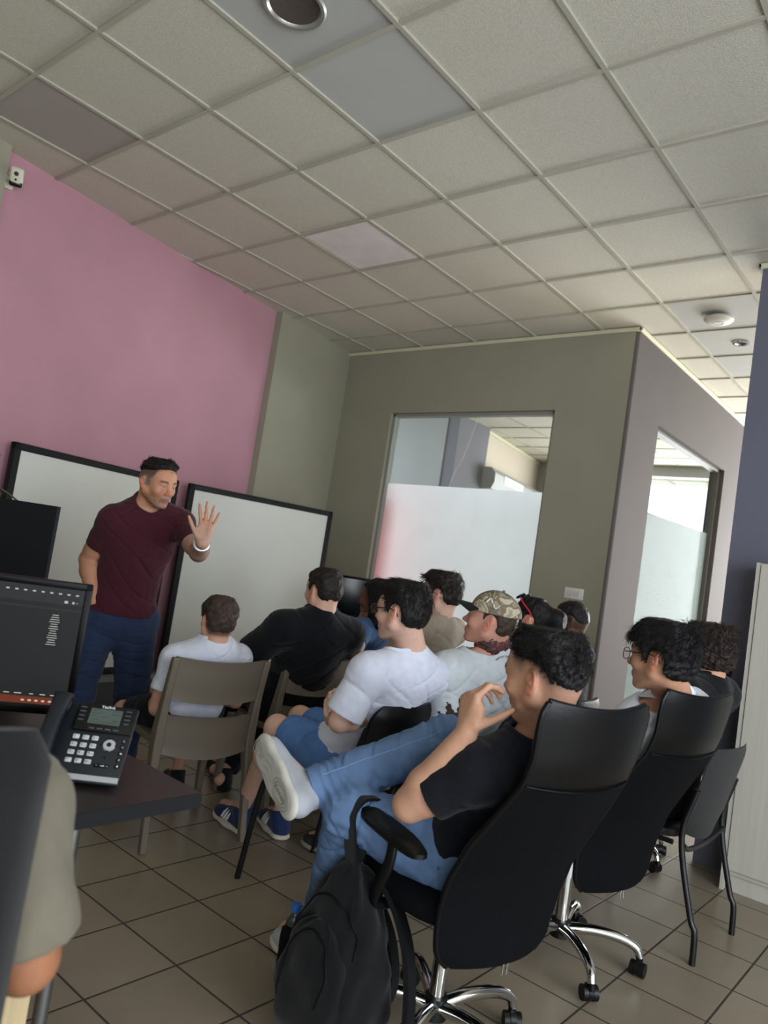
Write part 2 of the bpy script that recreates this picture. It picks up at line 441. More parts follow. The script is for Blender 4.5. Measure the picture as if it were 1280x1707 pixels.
# ---- taupe resin stacking chair; local +x is where the sitter looks -----------
def resin_chair():
    r = empty('resin_chair')
    # seat shell, gently dished
    mb = MB(); rings = []
    n = 24
    def se(a, rx, ry, p=4.5):
        c, s = math.cos(a), math.sin(a)
        return (math.copysign(abs(c)**(2/p), c)*rx, math.copysign(abs(s)**(2/p), s)*ry)
    def ring(sc, z, dz=0):
        return [(se(2*PI*k/n, .222*sc, .222*sc)[0]+.0, se(2*PI*k/n, .222*sc, .222*sc)[1], z+dz*(se(2*PI*k/n, 1, 1)[0])**3) for k in range(n)]
    mb.loft([ring(.93, .418), ring(1, .424), ring(1.01, .440), ring(.98, .452), ring(.8, .447), ring(.45, .440), ring(.1, .438)])
    mb.build('seat', M_TAUPE, r, 40)
    for sy in (-1, 1):
        # rear post: floor -> seat -> top of back, one piece
        mb = MB()
        P = bez([(-.275, sy*.236, 0), (-.235, sy*.232, .26), (-.205, sy*.226, .44), (-.222, sy*.226, .62), (-.262, sy*.226, .83)], 6)
        rings = []
        for i, p in enumerate(P):
            t = i/(len(P)-1); w = .019+.012*math.exp(-((t-.53)/.25)**2); d = .015+.006*math.exp(-((t-.53)/.2)**2)
            rings.append([(p.x+w, p.y+d, p.z), (p.x-w, p.y+d, p.z), (p.x-w, p.y-d, p.z), (p.x+w, p.y-d, p.z)])
        mb.loft(rings); mb.build('leg', M_TAUPE, r, 50, bev=.006)
        mb = MB(); rings = []
        for t in np.linspace(0, 1, 7):
            x = .225-.045*t+.01*math.sin(t*PI); z = .435*t; w = .016+.012*t; y = sy*(.232-.014*t)
            rings.append([(x+w, y+w*.8, z), (x-w, y+w*.8, z), (x-w, y-w*.8, z), (x+w, y-w*.8, z)])
        mb.loft(rings); mb.build('leg', M_TAUPE, r, 50, bev=.006)
    # two curved back panels with raised rims
    def backpanel(z0, z1, dip0, dip1):
        mb = MB(); K = 15; R_ = 8
        def pt(u, v, th):
            s = u*2-1
            zt = z1-dip1*(1-s*s); zb = z0-dip0*(1-s*s)
            z = zb+(zt-zb)*v
            if z < .62: xp = -.205-.017*max(0, (z-.44))/.18
            else: xp = -.222-.040*(z-.62)/.21
            return (xp-.034*(1-s*s)+th, s*.222, z)
        def rim(v):
            e = min(v, 1-v); return .011 if e < .13 else .004
        for side in (1, -1):
            g = [[pt(i/(K-1), j/(R_-1), side*rim(j/(R_-1))) for i in range(K)] for j in range(R_)]
            V = [[mb.bm.verts.new(p) for p in row] for row in g]
            for j in range(R_-1):
                for i in range(K-1): mb.bm.faces.new((V[j][i], V[j][i+1], V[j+1][i+1], V[j+1][i]))
            if side == 1: VF = V
        for i in range(K-1):
            for j in (0, R_-1): mb.bm.faces.new((VF[j][i], VF[j][i+1], V[j][i+1], V[j][i]))
        for j in range(R_-1):
            for i in (0, K-1): mb.bm.faces.new((VF[j][i], VF[j+1][i], V[j+1][i], V[j][i]))
        return mb
    backpanel(.645, .835, .02, .014).build('upper_backrest', M_TAUPE, r, 35)
    backpanel(.405, .575, .03, .012).build('lower_backrest', M_TAUPE, r, 35)
    return r
ch = put(resin_chair(), 2.035, .905, 168)
tag(ch, 'taupe plastic chair the small boy in the white t-shirt sits on', 'chair', 'taupe plastic chairs')
c2 = put(copy_tree(ch), 1.985, 1.60, 172)
tag(c2, 'taupe plastic chair under the person in the black t-shirt, bare knees behind it', 'chair', 'taupe plastic chairs')
c3 = put(copy_tree(ch), 2.56, 1.89, 176)
tag(c3, 'taupe plastic chair under the person in the beige t-shirt, only its back top showing', 'chair', 'taupe plastic chairs')
c4 = put(copy_tree(ch), 1.98, 2.17, 180)
tag(c4, 'taupe plastic chair under the woman in the blue top, mostly hidden', 'chair', 'taupe plastic chairs')

# ---- office swivel chair -----------------------------------------------------
def lerpk(k, x): return float(np.interp(x, [a for a, b in k], [b for a, b in k]))
PROF = [(.34, -.205), (.42, -.205), (.50, -.215), (.60, -.245), (.70, -.30), (.80, -.365), (.88, -.415), (.95, -.44), (1.03, -.452), (1.10, -.462)]
HALF = [(.34, .150), (.355, .178), (.39, .200), (.46, .213), (.55, .222), (.70, .222), (.80, .205), (.88, .188), (.96, .188), (1.04, .198), (1.08, .195), (1.10, .180)]
def back_surface(z0, z1, mb, thick=.022, nz=14, ny=18, crown=.03, inset=0, top_dip=.012):
    G = {}
    for side in (0, 1):
        for j in range(nz+1):
            z = z0+(z1-z0)*j/nz
            hw = lerpk(HALF, z)-inset
            for i in range(ny+1):
                s = i/ny*2-1
                x = lerpk(PROF, z)-crown*(1-s*s)*1.0+(thick if side else 0)*(1-abs(s)**8*.6)
                zz = z-(top_dip*(1-s*s)*max(0, (z-.98)/.12) if z > .98 else 0)-(.02*(1-s*s) if z < .44 else 0)*0
                G[side, j, i] = mb.bm.verts.new((x, s*hw, zz))
        for j in range(nz):
            for i in range(ny):
                mb.bm.faces.new((G[side, j, i], G[side, j, i+1], G[side, j+1, i+1], G[side, j+1, i]))
    for j in range(nz):
        for i in (0, ny): mb.bm.faces.new((G[0, j, i], G[1, j, i], G[1, j+1, i], G[0, j+1, i]))
    for i in range(ny):
        for j in (0, nz): mb.bm.faces.new((G[0, j, i], G[1, j, i], G[1, j, i+1], G[0, j, i+1]))
def caster_mb(mb, p, az):
    M = Matrix.Translation(Vector(p)) @ Matrix.Rotation(az, 4, 'Z')
    for s in (-1, 1):
        mb.tube([(-.012, s*.010, .026), (-.012, s*.027, .026)], .026, 18, M)
    mb.tube([(-.012, -.009, .03), (-.012, .009, .03)], .027, 18, M)
    mb.tube([(.006, 0, .04), (.004, 0, .064)], .011, 10, M)
def office_chair(star0, arms=True, seatm=M_SEATF):
    r = empty('office_chair')
    mb = MB(); mb.tube([(0, 0, .075), (0, 0, .135)], [.038, .034], 20); mb.build('hub', M_BLKPL, r, 40)
    mb = MB(); mb.tube([(0, 0, .13), (0, 0, .41)], .024, 18); mb.tube([(0, 0, .3), (0, 0, .43)], .030, 18); mb.build('gas_column', M_CHROME, r, 40)
    for k in range(5):
        a = star0+2*PI*k/5; d = Vector((math.cos(a), math.sin(a), 0)); q = d.cross(Vector((0, 0, 1)))
        P = bez([d*.02+Vector((0, 0, .108)), d*.12+Vector((0, 0, .122)), d*.22+Vector((0, 0, .116)), d*.28+Vector((0, 0, .094)), d*.298+Vector((0, 0, .062))], 5)
        mb = MB(); mb.tube(P, [.021-.006*i/(len(P)-1) for i in range(len(P))], 12, up=(0, 0, 1)); lg = mb.build('base_leg', M_CHROME, r, 60)
        mb = MB(); caster_mb(mb, d*.298, a+1.1+k*1.3); mb.build('caster', M_BLKPL, lg, 40)
    mb = MB(); mb.box((-.12, -.09, .405), (.12, .09, .438), bev=.012); mb.build('seat_plate', M_BLKPL, r, 40)
    # padded seat
    mb = MB(); n = 28
    def ring(sc, z):
        o = []
        for k in range(n):
            c, s = math.cos(2*PI*k/n), math.sin(2*PI*k/n)
            x = math.copysign(abs(c)**.5, c)*.245*sc; y = math.copysign(abs(s)**.5, s)*.245*sc
            o.append((x+.02, y, z-(.028*max(0, (x/.245))**3)))
        return o
    mb.loft([ring(.9, .437), ring(.985, .447), ring(1, .472), ring(.97, .497), ring(.85, .512), ring(.5, .508), ring(.1, .505)])
    mb.build('seat', seatm, r, 60)
    mb = MB(); back_surface(.34, .882, mb, .018, 22); mb.build('backrest', M_MESH, r, 50)
    mb = MB(); back_surface(.878, 1.10, mb, .03, 10, 18, top_dip=.016)
    hr = mb.build('headrest', M_VINYL, r, 50)
    # piping along both edges
    mb = MB()
    for s in (-1, 1):
        mb.tube([(lerpk(PROF, z)+.008, s*lerpk(HALF, z), z) for z in np.linspace(.345, 1.095, 34)], .0085, 8)
    zz = 1.099
    mb.tube([(lerpk(PROF, zz)-.03*(1-s*s)+.012, s*.180, zz-.016*(1-s*s)*.98) for s in np.linspace(-1, 1, 17)], .0075, 8)
    mb.build('piping', M_VINYL, r, 60)
    mb = MB()
    for s in (-1, 1): mb.tube([(lerpk(PROF, .885)-.03*(1-t*t)-.002, t*.187, .885-.012*(1-t*t)) for t in np.linspace(-1, 1, 15)], .003, 6)
    mb.build('seam', M_VINYL, hr, 60)
    # spine bracket under the seat to the backrest
    mb = MB(); mb.tube(bez([(-.08, 0, .42), (-.14, 0, .42), (-.19, 0, .43), (-.212, 0, .46)], 5), .016, 8, flat=1.6, up=(0, 1, 0)); mb.build('back_bracket', M_BLKPL, r, 60)
    mb = MB()
    for y in (-.03, -.015): mb.box((-.236, y-.004, .312), (-.232, y+.004, .342), bev=.001, seg=1)
    mb.build('zip_pull', M_CHROME, r)
    if arms:
        for s in (-1, 1):
            mb = MB(); n = 20; rings = []
            def pad(sc, z): return [(-.03+.165*sc*math.copysign(abs(math.cos(2*PI*k/n))**.7, math.cos(2*PI*k/n)), s*.285+.037*sc*math.copysign(abs(math.sin(2*PI*k/n))**.7, math.sin(2*PI*k/n)), z+.012*math.cos(2*PI*k/n)) for k in range(n)]
            mb.loft([pad(.85, .632), pad(1, .640), pad(1, .652), pad(.88, .662), pad(.4, .664)])
            ar = mb.build('armrest', M_BLKPL, r, 50)
            mb = MB(); mb.tube(bez([(-.06, s*.286, .636), (-.055, s*.287, .56), (-.01, s*.287, .46), (.0, s*.26, .43), (.0, s*.1, .425)], 5), .019, 10, flat=.6, up=(1, 0, 0)); mb.build('arm_post', M_BLKPL, ar, 60)
    return r
OC1 = (3.775, .625, 163)
oc = put(office_chair(math.radians(62-157)), *OC1)
tag(oc, 'black mesh office chair on chrome star base, nearest the camera, backpack on its armrest', 'office chair', 'black mesh office chairs')
oc2 = put(office_chair(math.radians(18-162+10), True), 3.768, 1.462, 164)
tag(oc2, 'second black mesh office chair, behind the glasses wearer in the white shirt', 'office chair', 'black mesh office chairs')
oc3 = put(copy_tree(oc2), 3.41, 2.86, 186)
tag(oc3, 'third black office chair, almost hidden behind the curly-haired person, only a caster showing', 'office chair', 'black mesh office chairs')

# ---- black four-legged visitor chairs ------------------------------------------
def visitor_chair(thin):
    r = empty('visitor_chair')
    mb = MB(); n = 24
    def ring(sc, z, dx=0): return [(math.copysign(abs(math.cos(2*PI*k/n))**.55, math.cos(2*PI*k/n))*.215*sc+.01, math.copysign(abs(math.sin(2*PI*k/n))**.55, math.sin(2*PI*k/n))*.225*sc, z) for k in range(n)]
    mb.loft([ring(.92, .425), ring(1, .437), ring(1, .46), ring(.9, .478), ring(.3, .48)]); mb.build('seat', M_VINYL, r, 50)
    # backrest: rounded pad or thin shell
    mb = MB(); NZ, NY = 12, 16; G = {}
    z0, z1 = (.50, .83) if not thin else (.46, .83)
    for side in (0, 1):
        for j in range(NZ+1):
            v = j/NZ
            for i in range(NY+1):
                s = i/NY*2-1
                edge = (abs(s)**5)
                hw = .232 - (.05*max(0, (v-.82)/.18)**2) - (.06*max(0, (.2-v)/.2)**2)
                z = z0+(z1-z0)*v - (.035*(1-s*s) if v < .05 and thin else 0)
                th = (.028 if not thin else .007)*(1-edge*.7)*(1-abs(2*v-1)**6*.6)
                x = -.225-.09*v-.025*(1-s*s)+(th if side else -th)
                G[side, j, i] = mb.bm.verts.new((x, s*hw, z))
        for j in range(NZ):
            for i in range(NY): mb.bm.faces.new((G[side, j, i], G[side, j, i+1], G[side, j+1, i+1], G[side, j+1, i]))
    for j in range(NZ):
        for i in (0, NY): mb.bm.faces.new((G[0, j, i], G[1, j, i], G[1, j+1, i], G[0, j+1, i]))
    for i in range(NY):
        for j in (0, NZ): mb.bm.faces.new((G[0, j, i], G[1, j, i], G[1, j, i+1], G[0, j, i+1]))
    mb.build('backrest', M_VINYL if not thin else mat('dark_grey_plastic', '#26272a', rough=.5), r, 50)
    for s in (-1, 1):
        if thin:
            lp = [(-.33, s*.235, .0), (-.325, s*.235, .12), (-.30, s*.235, .18), (-.235, s*.238, .46), (-.275, s*.236, .66)]
        else:
            lp = [(-.165, s*.235, .0), (-.17, s*.235, .42), (-.21, s*.237, .50), (-.285, s*.225, .74)]
        mb = MB(); mb.tube(bez(lp, 5), .0125, 10); mb.build('leg', M_BLKMT, r, 60)
        mb = MB(); mb.tube(bez([(.24, s*.238, 0), (.205, s*.238, .25), (.17, s*.236, .425), (.1, s*.232, .437)], 5), .0125, 10); mb.build('leg', M_BLKMT, r, 60)
        mb = MB(); mb.tube([(.18, s*.232, .428), (-.2, s*.232, .428)], .011, 8); mb.build('side_rail', M_BLKMT, r, 60)
    mb = MB(); mb.tube(bez([(-.245, -.236, .43), (-.225, -.1, .385), (-.225, .1, .385), (-.245, .236, .43)], 5), .011, 8); mb.build('rear_rail', M_BLKMT, r, 60)
    return r
v1 = put(visitor_chair(False), 2.865, 1.075, 184)
tag(v1, 'black padded chair with straight steel legs under the white t-shirt and denim shorts', 'chair', 'black visitor chairs')
v2 = put(copy_tree(v1), 3.13, 1.60, 182)
tag(v2, 'black padded chair under the person in the camouflage cap, mostly hidden', 'chair', 'black visitor chairs')
v4 = put(copy_tree(v1), 3.02, 2.40, 186)
tag(v4, 'black padded chair under the woman with sunglasses on her hair, hidden behind the others', 'chair', 'black visitor chairs')
v3 = put(visitor_chair(True), 3.82, 2.14, 177)
tag(v3, 'dark grey plastic chair on bent black steel legs beside the pale cabinet', 'chair', 'black visitor chairs')

# ---- grey upholstered chair at the near left edge -----------------------------
def padded_chair():
    r = empty('office_chair')
    g = mat('charcoal_upholstery', '#1a1b1b', rough=.95, spec=.1, var=.05, vscale=30, bump=.3, bscale=420, sheen=.2)
    mb = MB(); NZ, NY = 16, 16; G = {}
    for side in (0, 1):
        for j in range(NZ+1):
            v = j/NZ
            for i in range(NY+1):
                s = i/NY*2-1; a = abs(s)
                hw = .24-.022*max(0, (v-.95)/.05)**2-.03*max(0, (.1-v)/.1)**2
                th = .045*math.sqrt(max(0.05, 1-a**12))*math.sqrt(max(.05, 1-abs(2*v-1)**14))
                G[side, j, i] = mb.bm.verts.new((-.24-.10*v+.02*a*a+(th if side else -th*.7), s*hw, .46+.645*v))
        for j in range(NZ):
            for i in range(NY): mb.bm.faces.new((G[side, j, i], G[side, j, i+1], G[side, j+1, i+1], G[side, j+1, i]))
    for j in range(NZ):
        for i in (0, NY): mb.bm.faces.new((G[0, j, i], G[1, j, i], G[1, j+1, i], G[0, j+1, i]))
    for i in range(NY):
        for j in (0, NZ): mb.bm.faces.new((G[0, j, i], G[1, j, i], G[1, j, i+1], G[0, j, i+1]))
    mb.build('backrest', g, r, 60)
    mb = MB(); mb.box((-.23, -.24, .40), (.25, .24, .485), bev=.035, seg=3); mb.build('seat', g, r, 60)
    mb = MB(); mb.tube([(0, 0, .1), (0, 0, .41)], .028, 16); mb.build('gas_column', M_BLKPL, r, 40)
    mb = MB(); mb.tube(bez([(-.05, 0, .40), (-.2, 0, .40), (-.25, 0, .46), (-.27, 0, .6)], 4), .022, 8); mb.build('back_bracket', M_BLKPL, r, 60)
    for k in range(5):
        a = 2*PI*k/5+.3; d = Vector((math.cos(a), math.sin(a), 0))
        mb = MB(); mb.tube([d*.0+Vector((0, 0, .11)), d*.29+Vector((0, 0, .07))], [.026, .015], 10); lg = mb.build('base_leg', M_BLKPL, r, 60)
        mb = MB(); caster_mb(mb, d*.29, a+1); mb.build('caster', M_BLKPL, lg, 40)
    return r
pc = put(padded_chair(), 3.722, -.969, 155)
tag(pc, 'charcoal upholstered office chair cut by the left edge, close to the camera', 'office chair')

# ---- desks ----------------------------------------------------------------------
M_DKTOP = mat('dark_brown_laminate', '#2d2523', rough=.38, spec=.5, var=.05, vscale=12, bump=.03, bscale=300)
M_DKEDGE = mat('grey_edge_band', '#1b1c1e', rough=.6, spec=.2)
M_STEEL = mat('brushed_steel', '#8b8c8c', rough=.35, metal=.9)
dk = empty('desk', (3.1, -.31, 0), 0, 'dark brown desk carrying the phone, its steel leg at the near corner', 'desk')
mb = MB(); mb.box((-.55, -.172, .705), (.397, .166, .74)); mb.mi = 1
mb.box((.397, -.172, .705), (.3995, .166, .7395)); mb.box((-.55, .166, .705), (.3995, .1685, .7395)); mb.build('desktop', [M_DKTOP, M_DKEDGE], dk)
for x, y in ((.355, -.135), (-.5, -.135), (-.5, .09)):
    mb = MB(); mb.tube([(x, y, 0), (x, y, .705)], .016, 12); mb.build('leg', M_STEEL, dk, 40)
M_PINE = mat('pine_wood', '#c9b48c', rough=.55, var=.12, vscale=5, stretch=(14, 14, 1.2), bump=.08, bscale=60)
pt = empty('pine_table', (3.1, -1.0, 0), 0, 'pale pine table butting against the dark desk, half hidden by the seated person', 'table')
mb = MB(); mb.box((-.55, -.75, .700), (.3985, .514, .74), bev=.003); mb.build('tabletop', mat('pine_top', '#d2c09a', rough=.5, var=.1, vscale=4, stretch=(1.2, 14, 14)), pt)
for x, y in ((.362, .475), (-.5, .47), (.362, -.70), (-.5, -.70)):
    mb = MB(); mb.box((x-.03, y-.03, 0), (x+.03, y+.03, .70), bev=.004); mb.build('leg', M_PINE, pt)

# ---- the monitor on the desk -----------------------------------------------------
M_BEZ = mat('gloss_black_bezel', '#040405', rough=.35, spec=.15)
def monitor(w, h, label, screen_m, cat='monitor'):
    r = empty('monitor', label=label, cat=cat)
    mb = MB(); mb.box((-.045, -w/2, 0), (-.006, w/2, h), bev=.006)
    mb.box((-.006, -w/2, 0), (0, -w/2+.018, h), bev=.002); mb.box((-.006, w/2-.018, 0), (0, w/2, h), bev=.002)
    mb.box((-.006, -w/2, h-.018), (0, w/2, h), bev=.002); mb.box((-.006, -w/2, 0), (0, w/2, .024), bev=.002)
    mb.build('bezel', M_BEZ, r, 30)
    mb = MB(); mb.box((-.0058, -w/2+.018, .024), (-.003, w/2-.018, h-.018)); sc = mb.build('screen', screen_m, r)
    return r, sc
SCR = emis('screen_dark_page', '#2a2b2c', .7)
mon, scr = monitor(.545, .362, 'black monitor showing a dark page, at the left edge behind the desk phone', SCR)
_mr = Vector((3.035, -.262, .82)); _mw = Vector((-.6636, -.7481, 0))          # right lower corner, screen direction to the left
_mn = Vector((_mw.y*-1, _mw.x, 0))
_mn = Vector((.7481, -.6636, 0)); MAZ = math.atan2(-.52, .854)
mon.location = _mr+Vector((math.sin(MAZ), -math.cos(MAZ), 0))*.2725; mon.rotation_euler = (0, 0, MAZ)
mb = MB(); mb.box((-.07, -.05, -.078), (-.04, .05, .16), bev=.006); mb.lathe([(.001, -.08), (.12, -.08), (.118, -.068), (.02, -.06)], 28); mb.build('stand', M_BEZ, mon, 40)
def decal(mb, y0, y1, z0, z1, x=-.0028): mb.poly([(x, -y1, z0), (x, -y0, z0), (x, -y0, z1), (x, -y1, z1)], [(0, 1, 2, 3)])
mb = MB(); decal(mb, -.2545, .2545, .026, .045); mb.build('taskbar', emis('taskbar_rust', '#7d3b26', .75), scr)
mb = MB(); decal(mb, -.2545, .2545, .300, .343, -.0029); decal(mb, -.2545, .2545, .283, .288, -.0027); mb.build('toolbar', emis('toolbar_grey', '#3b3c3d', .6), scr)
ic = emis('screen_icons', '#c9c9c4', .8)
mb = MB()
for k in range(9): decal(mb, -.24+.022*k, -.232+.022*k, .326, .330, -.0024)
mb.build('icons', ic, scr)
mb = MB(); decal(mb, -.232, -.226, .304, .310, -.0024); decal(mb, -.215, -.206, .304, .311, -.0024); decal(mb, -.24, -.237, .306, .308, -.0024); mb.build('buttons', ic, scr)
mb = MB()
for k in range(14):
    ww = .016+.012*((k*37) % 7)/7
    decal(mb, -.19-ww*.5, -.19+ww*.5, .268-k*.0062, .2698-k*.0062, -.0024)
mb.build('list_text', ic, scr)
mb = MB()
for k in range(6): decal(mb, -.235+.017*k, -.227+.017*k, .032, .037, -.0022)
mb.build('tray_icons', ic, scr)
mb = MB()
for k in range(12): decal(mb, -.23+.03*k, -.212+.03*k-(k % 3)*.004, .0505, .053, -.0024)
mb.build('caption_text', ic, scr)
mb = MB(); decal(mb, .02, .06, .328, .338, -.0023); mb.build('tab_highlight', emis('tab_green', '#9fb5aa', .9), scr)

# ---- desk phone ---------------------------------------------------------------
M_PH = mat('phone_slate', '#151b22', rough=.42, spec=.5, bump=.04, bscale=400); M_PHB = mat('phone_black', '#0b0d10', rough=.3)
M_KEY = mat('phone_key_grey', '#c9cdd0', rough=.4); M_SILV = mat('phone_silver', '#c4c8cb', rough=.3, metal=.4)
TX = mat('phone_print', '#e6e8e8', rough=.6)
TXD = mat('phone_print_dark', '#23282d', rough=.6)
def text(name, s, size, M, m, parent, ext=.0002, align='CENTER'):
    cu = bpy.data.curves.new(name, 'FONT'); cu.body = s; cu.size = size; cu.align_x = align; cu.align_y = 'CENTER'; cu.extrude = ext
    to = bpy.data.objects.new(name, cu); COL.objects.link(to)
    dg = bpy.context.evaluated_depsgraph_get(); me = bpy.data.meshes.new_from_object(to.evaluated_get(dg))
    bpy.data.objects.remove(to); bpy.data.curves.remove(cu)
    me.transform(M); o = link(name, me, m, parent); return o
ph = empty('desk_phone', (3.41, -.325, .741), 0, 'dark slate desk phone with grey keypad and handset at its left', 'phone')
_u = Vector((-.675, -.738, 0)); _b = Vector((-.738, .675, 0)); _a = math.radians(47)
_v = (_b*math.cos(_a)+Vector((0, 0, math.sin(_a)))).normalized(); _n = (-_u).cross(_v)
PHM = frame((0, 0, .012), -_u, _v, _n)      # x to the right, y up the face, z out of the face; origin front right corner
PW, PL = .205, .205
mb = MB(); mb.box((-PW, 0, -.012), (0, PL, 0), PHM, .004); body = mb.build('body', M_PH, ph, 40)
mb = MB(); mb.loft([[tuple(PHM @ Vector(p)) for p in ((-PW+.02, .03, -.012), (-.02, .03, -.012), (-.02, .18, -.012), (-PW+.02, .18, -.012))],
                    [(-.02*_u.x*-1+_b.x*.03+_u.x*(.02+k*(PW-.04)), _u.y*(.02+k*(PW-.04))+_b.y*q, 0.0) if False else tuple((_u*(.02+k*(PW-.04))+_b*q)) for k, q in ((1, .03), (0, .03), (0, .17), (1, .17))]])
mb.build('foot', M_PHB, ph)
mb = MB(); mb.box((-PW+.002, .004, 0), (-.002, .018, .0022), PHM, .0008, 1); mb.build('front_strip', M_SILV, body)
mb = MB(); mb.box((-.146, .128, 0), (-.003, .202, .006), PHM, .0025); scn = mb.build('display_panel', mat('phone_gloss_panel', '#07090b', rough=.15), body, 40)
mb = MB(); mb.box((-.113, .148, .006), (-.036, .190, .0064), PHM); mb.build('display', emis('lcd_grey_green', '#71807a', .45), scn)
mb = MB(); ld = mat('lcd_ink', '#3c4742', rough=.8)
for y0, x0, x1 in ((.1845, -.108, -.09), (.1845, -.06, -.04), (.176, -.108, -.086), (.176, -.062, -.04), (.1675, -.084, -.064), (.1675, -.108, -.096), (.159, -.108, -.088), (.159, -.058, -.04), (.1525, -.108, -.04)):
    mb.box((x0, y0, .0064), (x1, y0+.0022, .0066), PHM)
mb.box((-.052, .1555, .0064), (-.048, .1605, .0066), PHM)
mb.build('display_text', ld, scn)
text('maker_mark', 'Yealink', .0115, PHM @ Matrix.Translation((-.074, .1958, .0063)), TX, scn)
mb = MB()
for k in range(4): mb.box((-.106+k*.0195, .1335, .006), (-.092+k*.0195, .1375, .0074), PHM, .001, 1)
for k in range(4):
    mb.box((-.138, .188-k*.0115, .006), (-.124, .1915-k*.0115, .0072), PHM, .001, 1); mb.box((-.028, .188-k*.0115, .006), (-.014, .1915-k*.0115, .0072), PHM, .001, 1)
mb.build('soft_keys', mat('phone_softkey', '#4a5056', rough=.4), scn)
pad_chars = ['1', '2', '3', '4', '5', '6', '7', '8', '9', '*', '0', '#']; sub = ['', 'abc', 'def', 'ghi', 'jkl', 'mno', 'pqrs', 'tuv', 'wxyz', '.', '', 'send']
for k in range(12):
    cx = -.128+(k % 3)*.0225; cy = .112-(k//3)*.0205
    mb = MB(); mb.box((cx-.0078, cy-.0058, 0), (cx+.0078, cy+.0058, .003), PHM, .0022); kb = mb.build('key', M_KEY, body, 50)
    text('digit', pad_chars[k], .009, PHM @ Matrix.Translation((cx-.003, cy, .0031)), TXD, kb)
    if sub[k]: text('letters', sub[k], .0036, PHM @ Matrix.Translation((cx+.0035, cy-.001, .0031)), TXD, kb)
mb = MB(); mb.tube([PHM @ Vector((-.046, .098, 0)), PHM @ Vector((-.046, .098, .004))], [.0155, .0135], 24); nv = mb.build('navigation_ring', M_SILV, body, 50)
mb = MB(); mb.tube([PHM @ Vector((-.046, .098, .004)), PHM @ Vector((-.046, .098, .0055))], .0055, 18)
for dx, dy in ((.0165, 0), (-.0165, 0), (0, .0165), (0, -.0165)): mb.sph((-.046+dx, .098+dy, .001), (.0035, .0035, .003), 10, 6, PHM)
mb.sph((-.046, .066, .001), (.0045, .0035, .0025), 10, 6, PHM)
mb.build('navigation_buttons', M_PHB, nv, 60)
mb = MB(); mb.box((-.067, .040, 0), (-.030, .0475, .0028), PHM, .0025); vb = mb.build('volume_bar', M_PHB, body, 50)
mb = MB(); mb.poly([(-.054, .0425, .003), (-.043, .0425, .003), (-.043, .0452, .003)], [(0, 1, 2)], PHM)
for x in (-.061, -.036): mb.box((x-.0012, .0432, .0028), (x+.0012, .0442, .0031), PHM)
mb.build('volume_marks', TX, vb)
for k in range(5):
    cy = .112-k*.0165
    mb = MB(); mb.box((-.019, cy-.005, 0), (-.0075, cy+.005, .0022), PHM, .002); kb = mb.build('function_key', M_PHB, body, 50)
    mb = MB()
    if k < 2: mb.tube([PHM @ Vector((-.013+.0025*math.cos(a), cy+.0025*math.sin(a), .0024)) for a in np.linspace(0, 5.2, 12)], .0003, 5)
    elif k == 2: mb.box((-.0155, cy-.0018, .0021), (-.011, cy+.0018, .0026), PHM)
    elif k == 3: mb.tube([PHM @ Vector((-.013+.002*math.cos(a), cy+.002*math.sin(a), .0026)) for a in np.linspace(0, 5.2, 12)], .0005, 5)
    else: mb.poly([(-.0155, cy-.001, .0026), (-.0155, cy+.001, .0026), (-.0115, cy+.0028, .0026), (-.0115, cy-.0028, .0026)], [(0, 1, 2, 3)], PHM)
    mb.build('symbol', TX, kb)
# handset in its cradle at the left of the face
mb = MB()
hs = bez([(-.183, .012, .020), (-.183, .03, .032), (-.183, .1, .040), (-.183, .185, .034), (-.183, .206, .02)], 6)
rings = []
for i, p in enumerate(hs):
    t = i/(len(hs)-1); w = .0245-.006*math.sin(PI*t); h = .013+.006*abs(2*t-1)**2
    rings.append([tuple(PHM @ Vector((p.x+w*math.copysign(abs(math.cos(a))**.5, math.cos(a)), p.y, p.z+h*math.copysign(abs(math.sin(a))**.6, math.sin(a))))) for a in np.linspace(0, 2*PI, 16, endpoint=False)])
mb.loft(rings); mb.sph((-.183, .026, .012), (.022, .024, .013), 16, 8, PHM); mb.sph((-.183, .186, .012), (.022, .024, .013), 16, 8, PHM)
mb.build('handset', mat('handset_slate', '#161c23', rough=.5), ph, 60)
# coiled cord from under the phone over the table edge
mb = MB(); path = bez([(3.335, -.415, .746), (3.39, -.455, .748), (3.46, -.505, .748), (3.515, -.532, .735), (3.53, -.535, .66), (3.50, -.56, .52), (3.40, -.62, .44)], 26)
cp = []; 
for i, p in enumerate(path):
    t = (path[min(i+1, len(path)-1)]-path[max(i-1, 0)]).normalized(); a = t.orthogonal().normalized()
    x_ = Vector((0, 0, 1)); a = (x_-t*x_.dot(t)); a = a.normalized() if a.length > .1 else t.orthogonal().normalized(); b = t.cross(a)
    for k in range(3):
        ang = (i*3+k)*2*PI/4.5
        cp.append(p.lerp(path[min(i+1, len(path)-1)], k/3)+(a*math.cos(ang)+b*math.sin(ang))*.0075+Vector((0, 0, .006)))
mb.tube(cp, .0022, 5); tag(mb.build('phone_cord', M_PHB, None, 60), 'coiled black phone cord running over the pale table corner', 'cord')

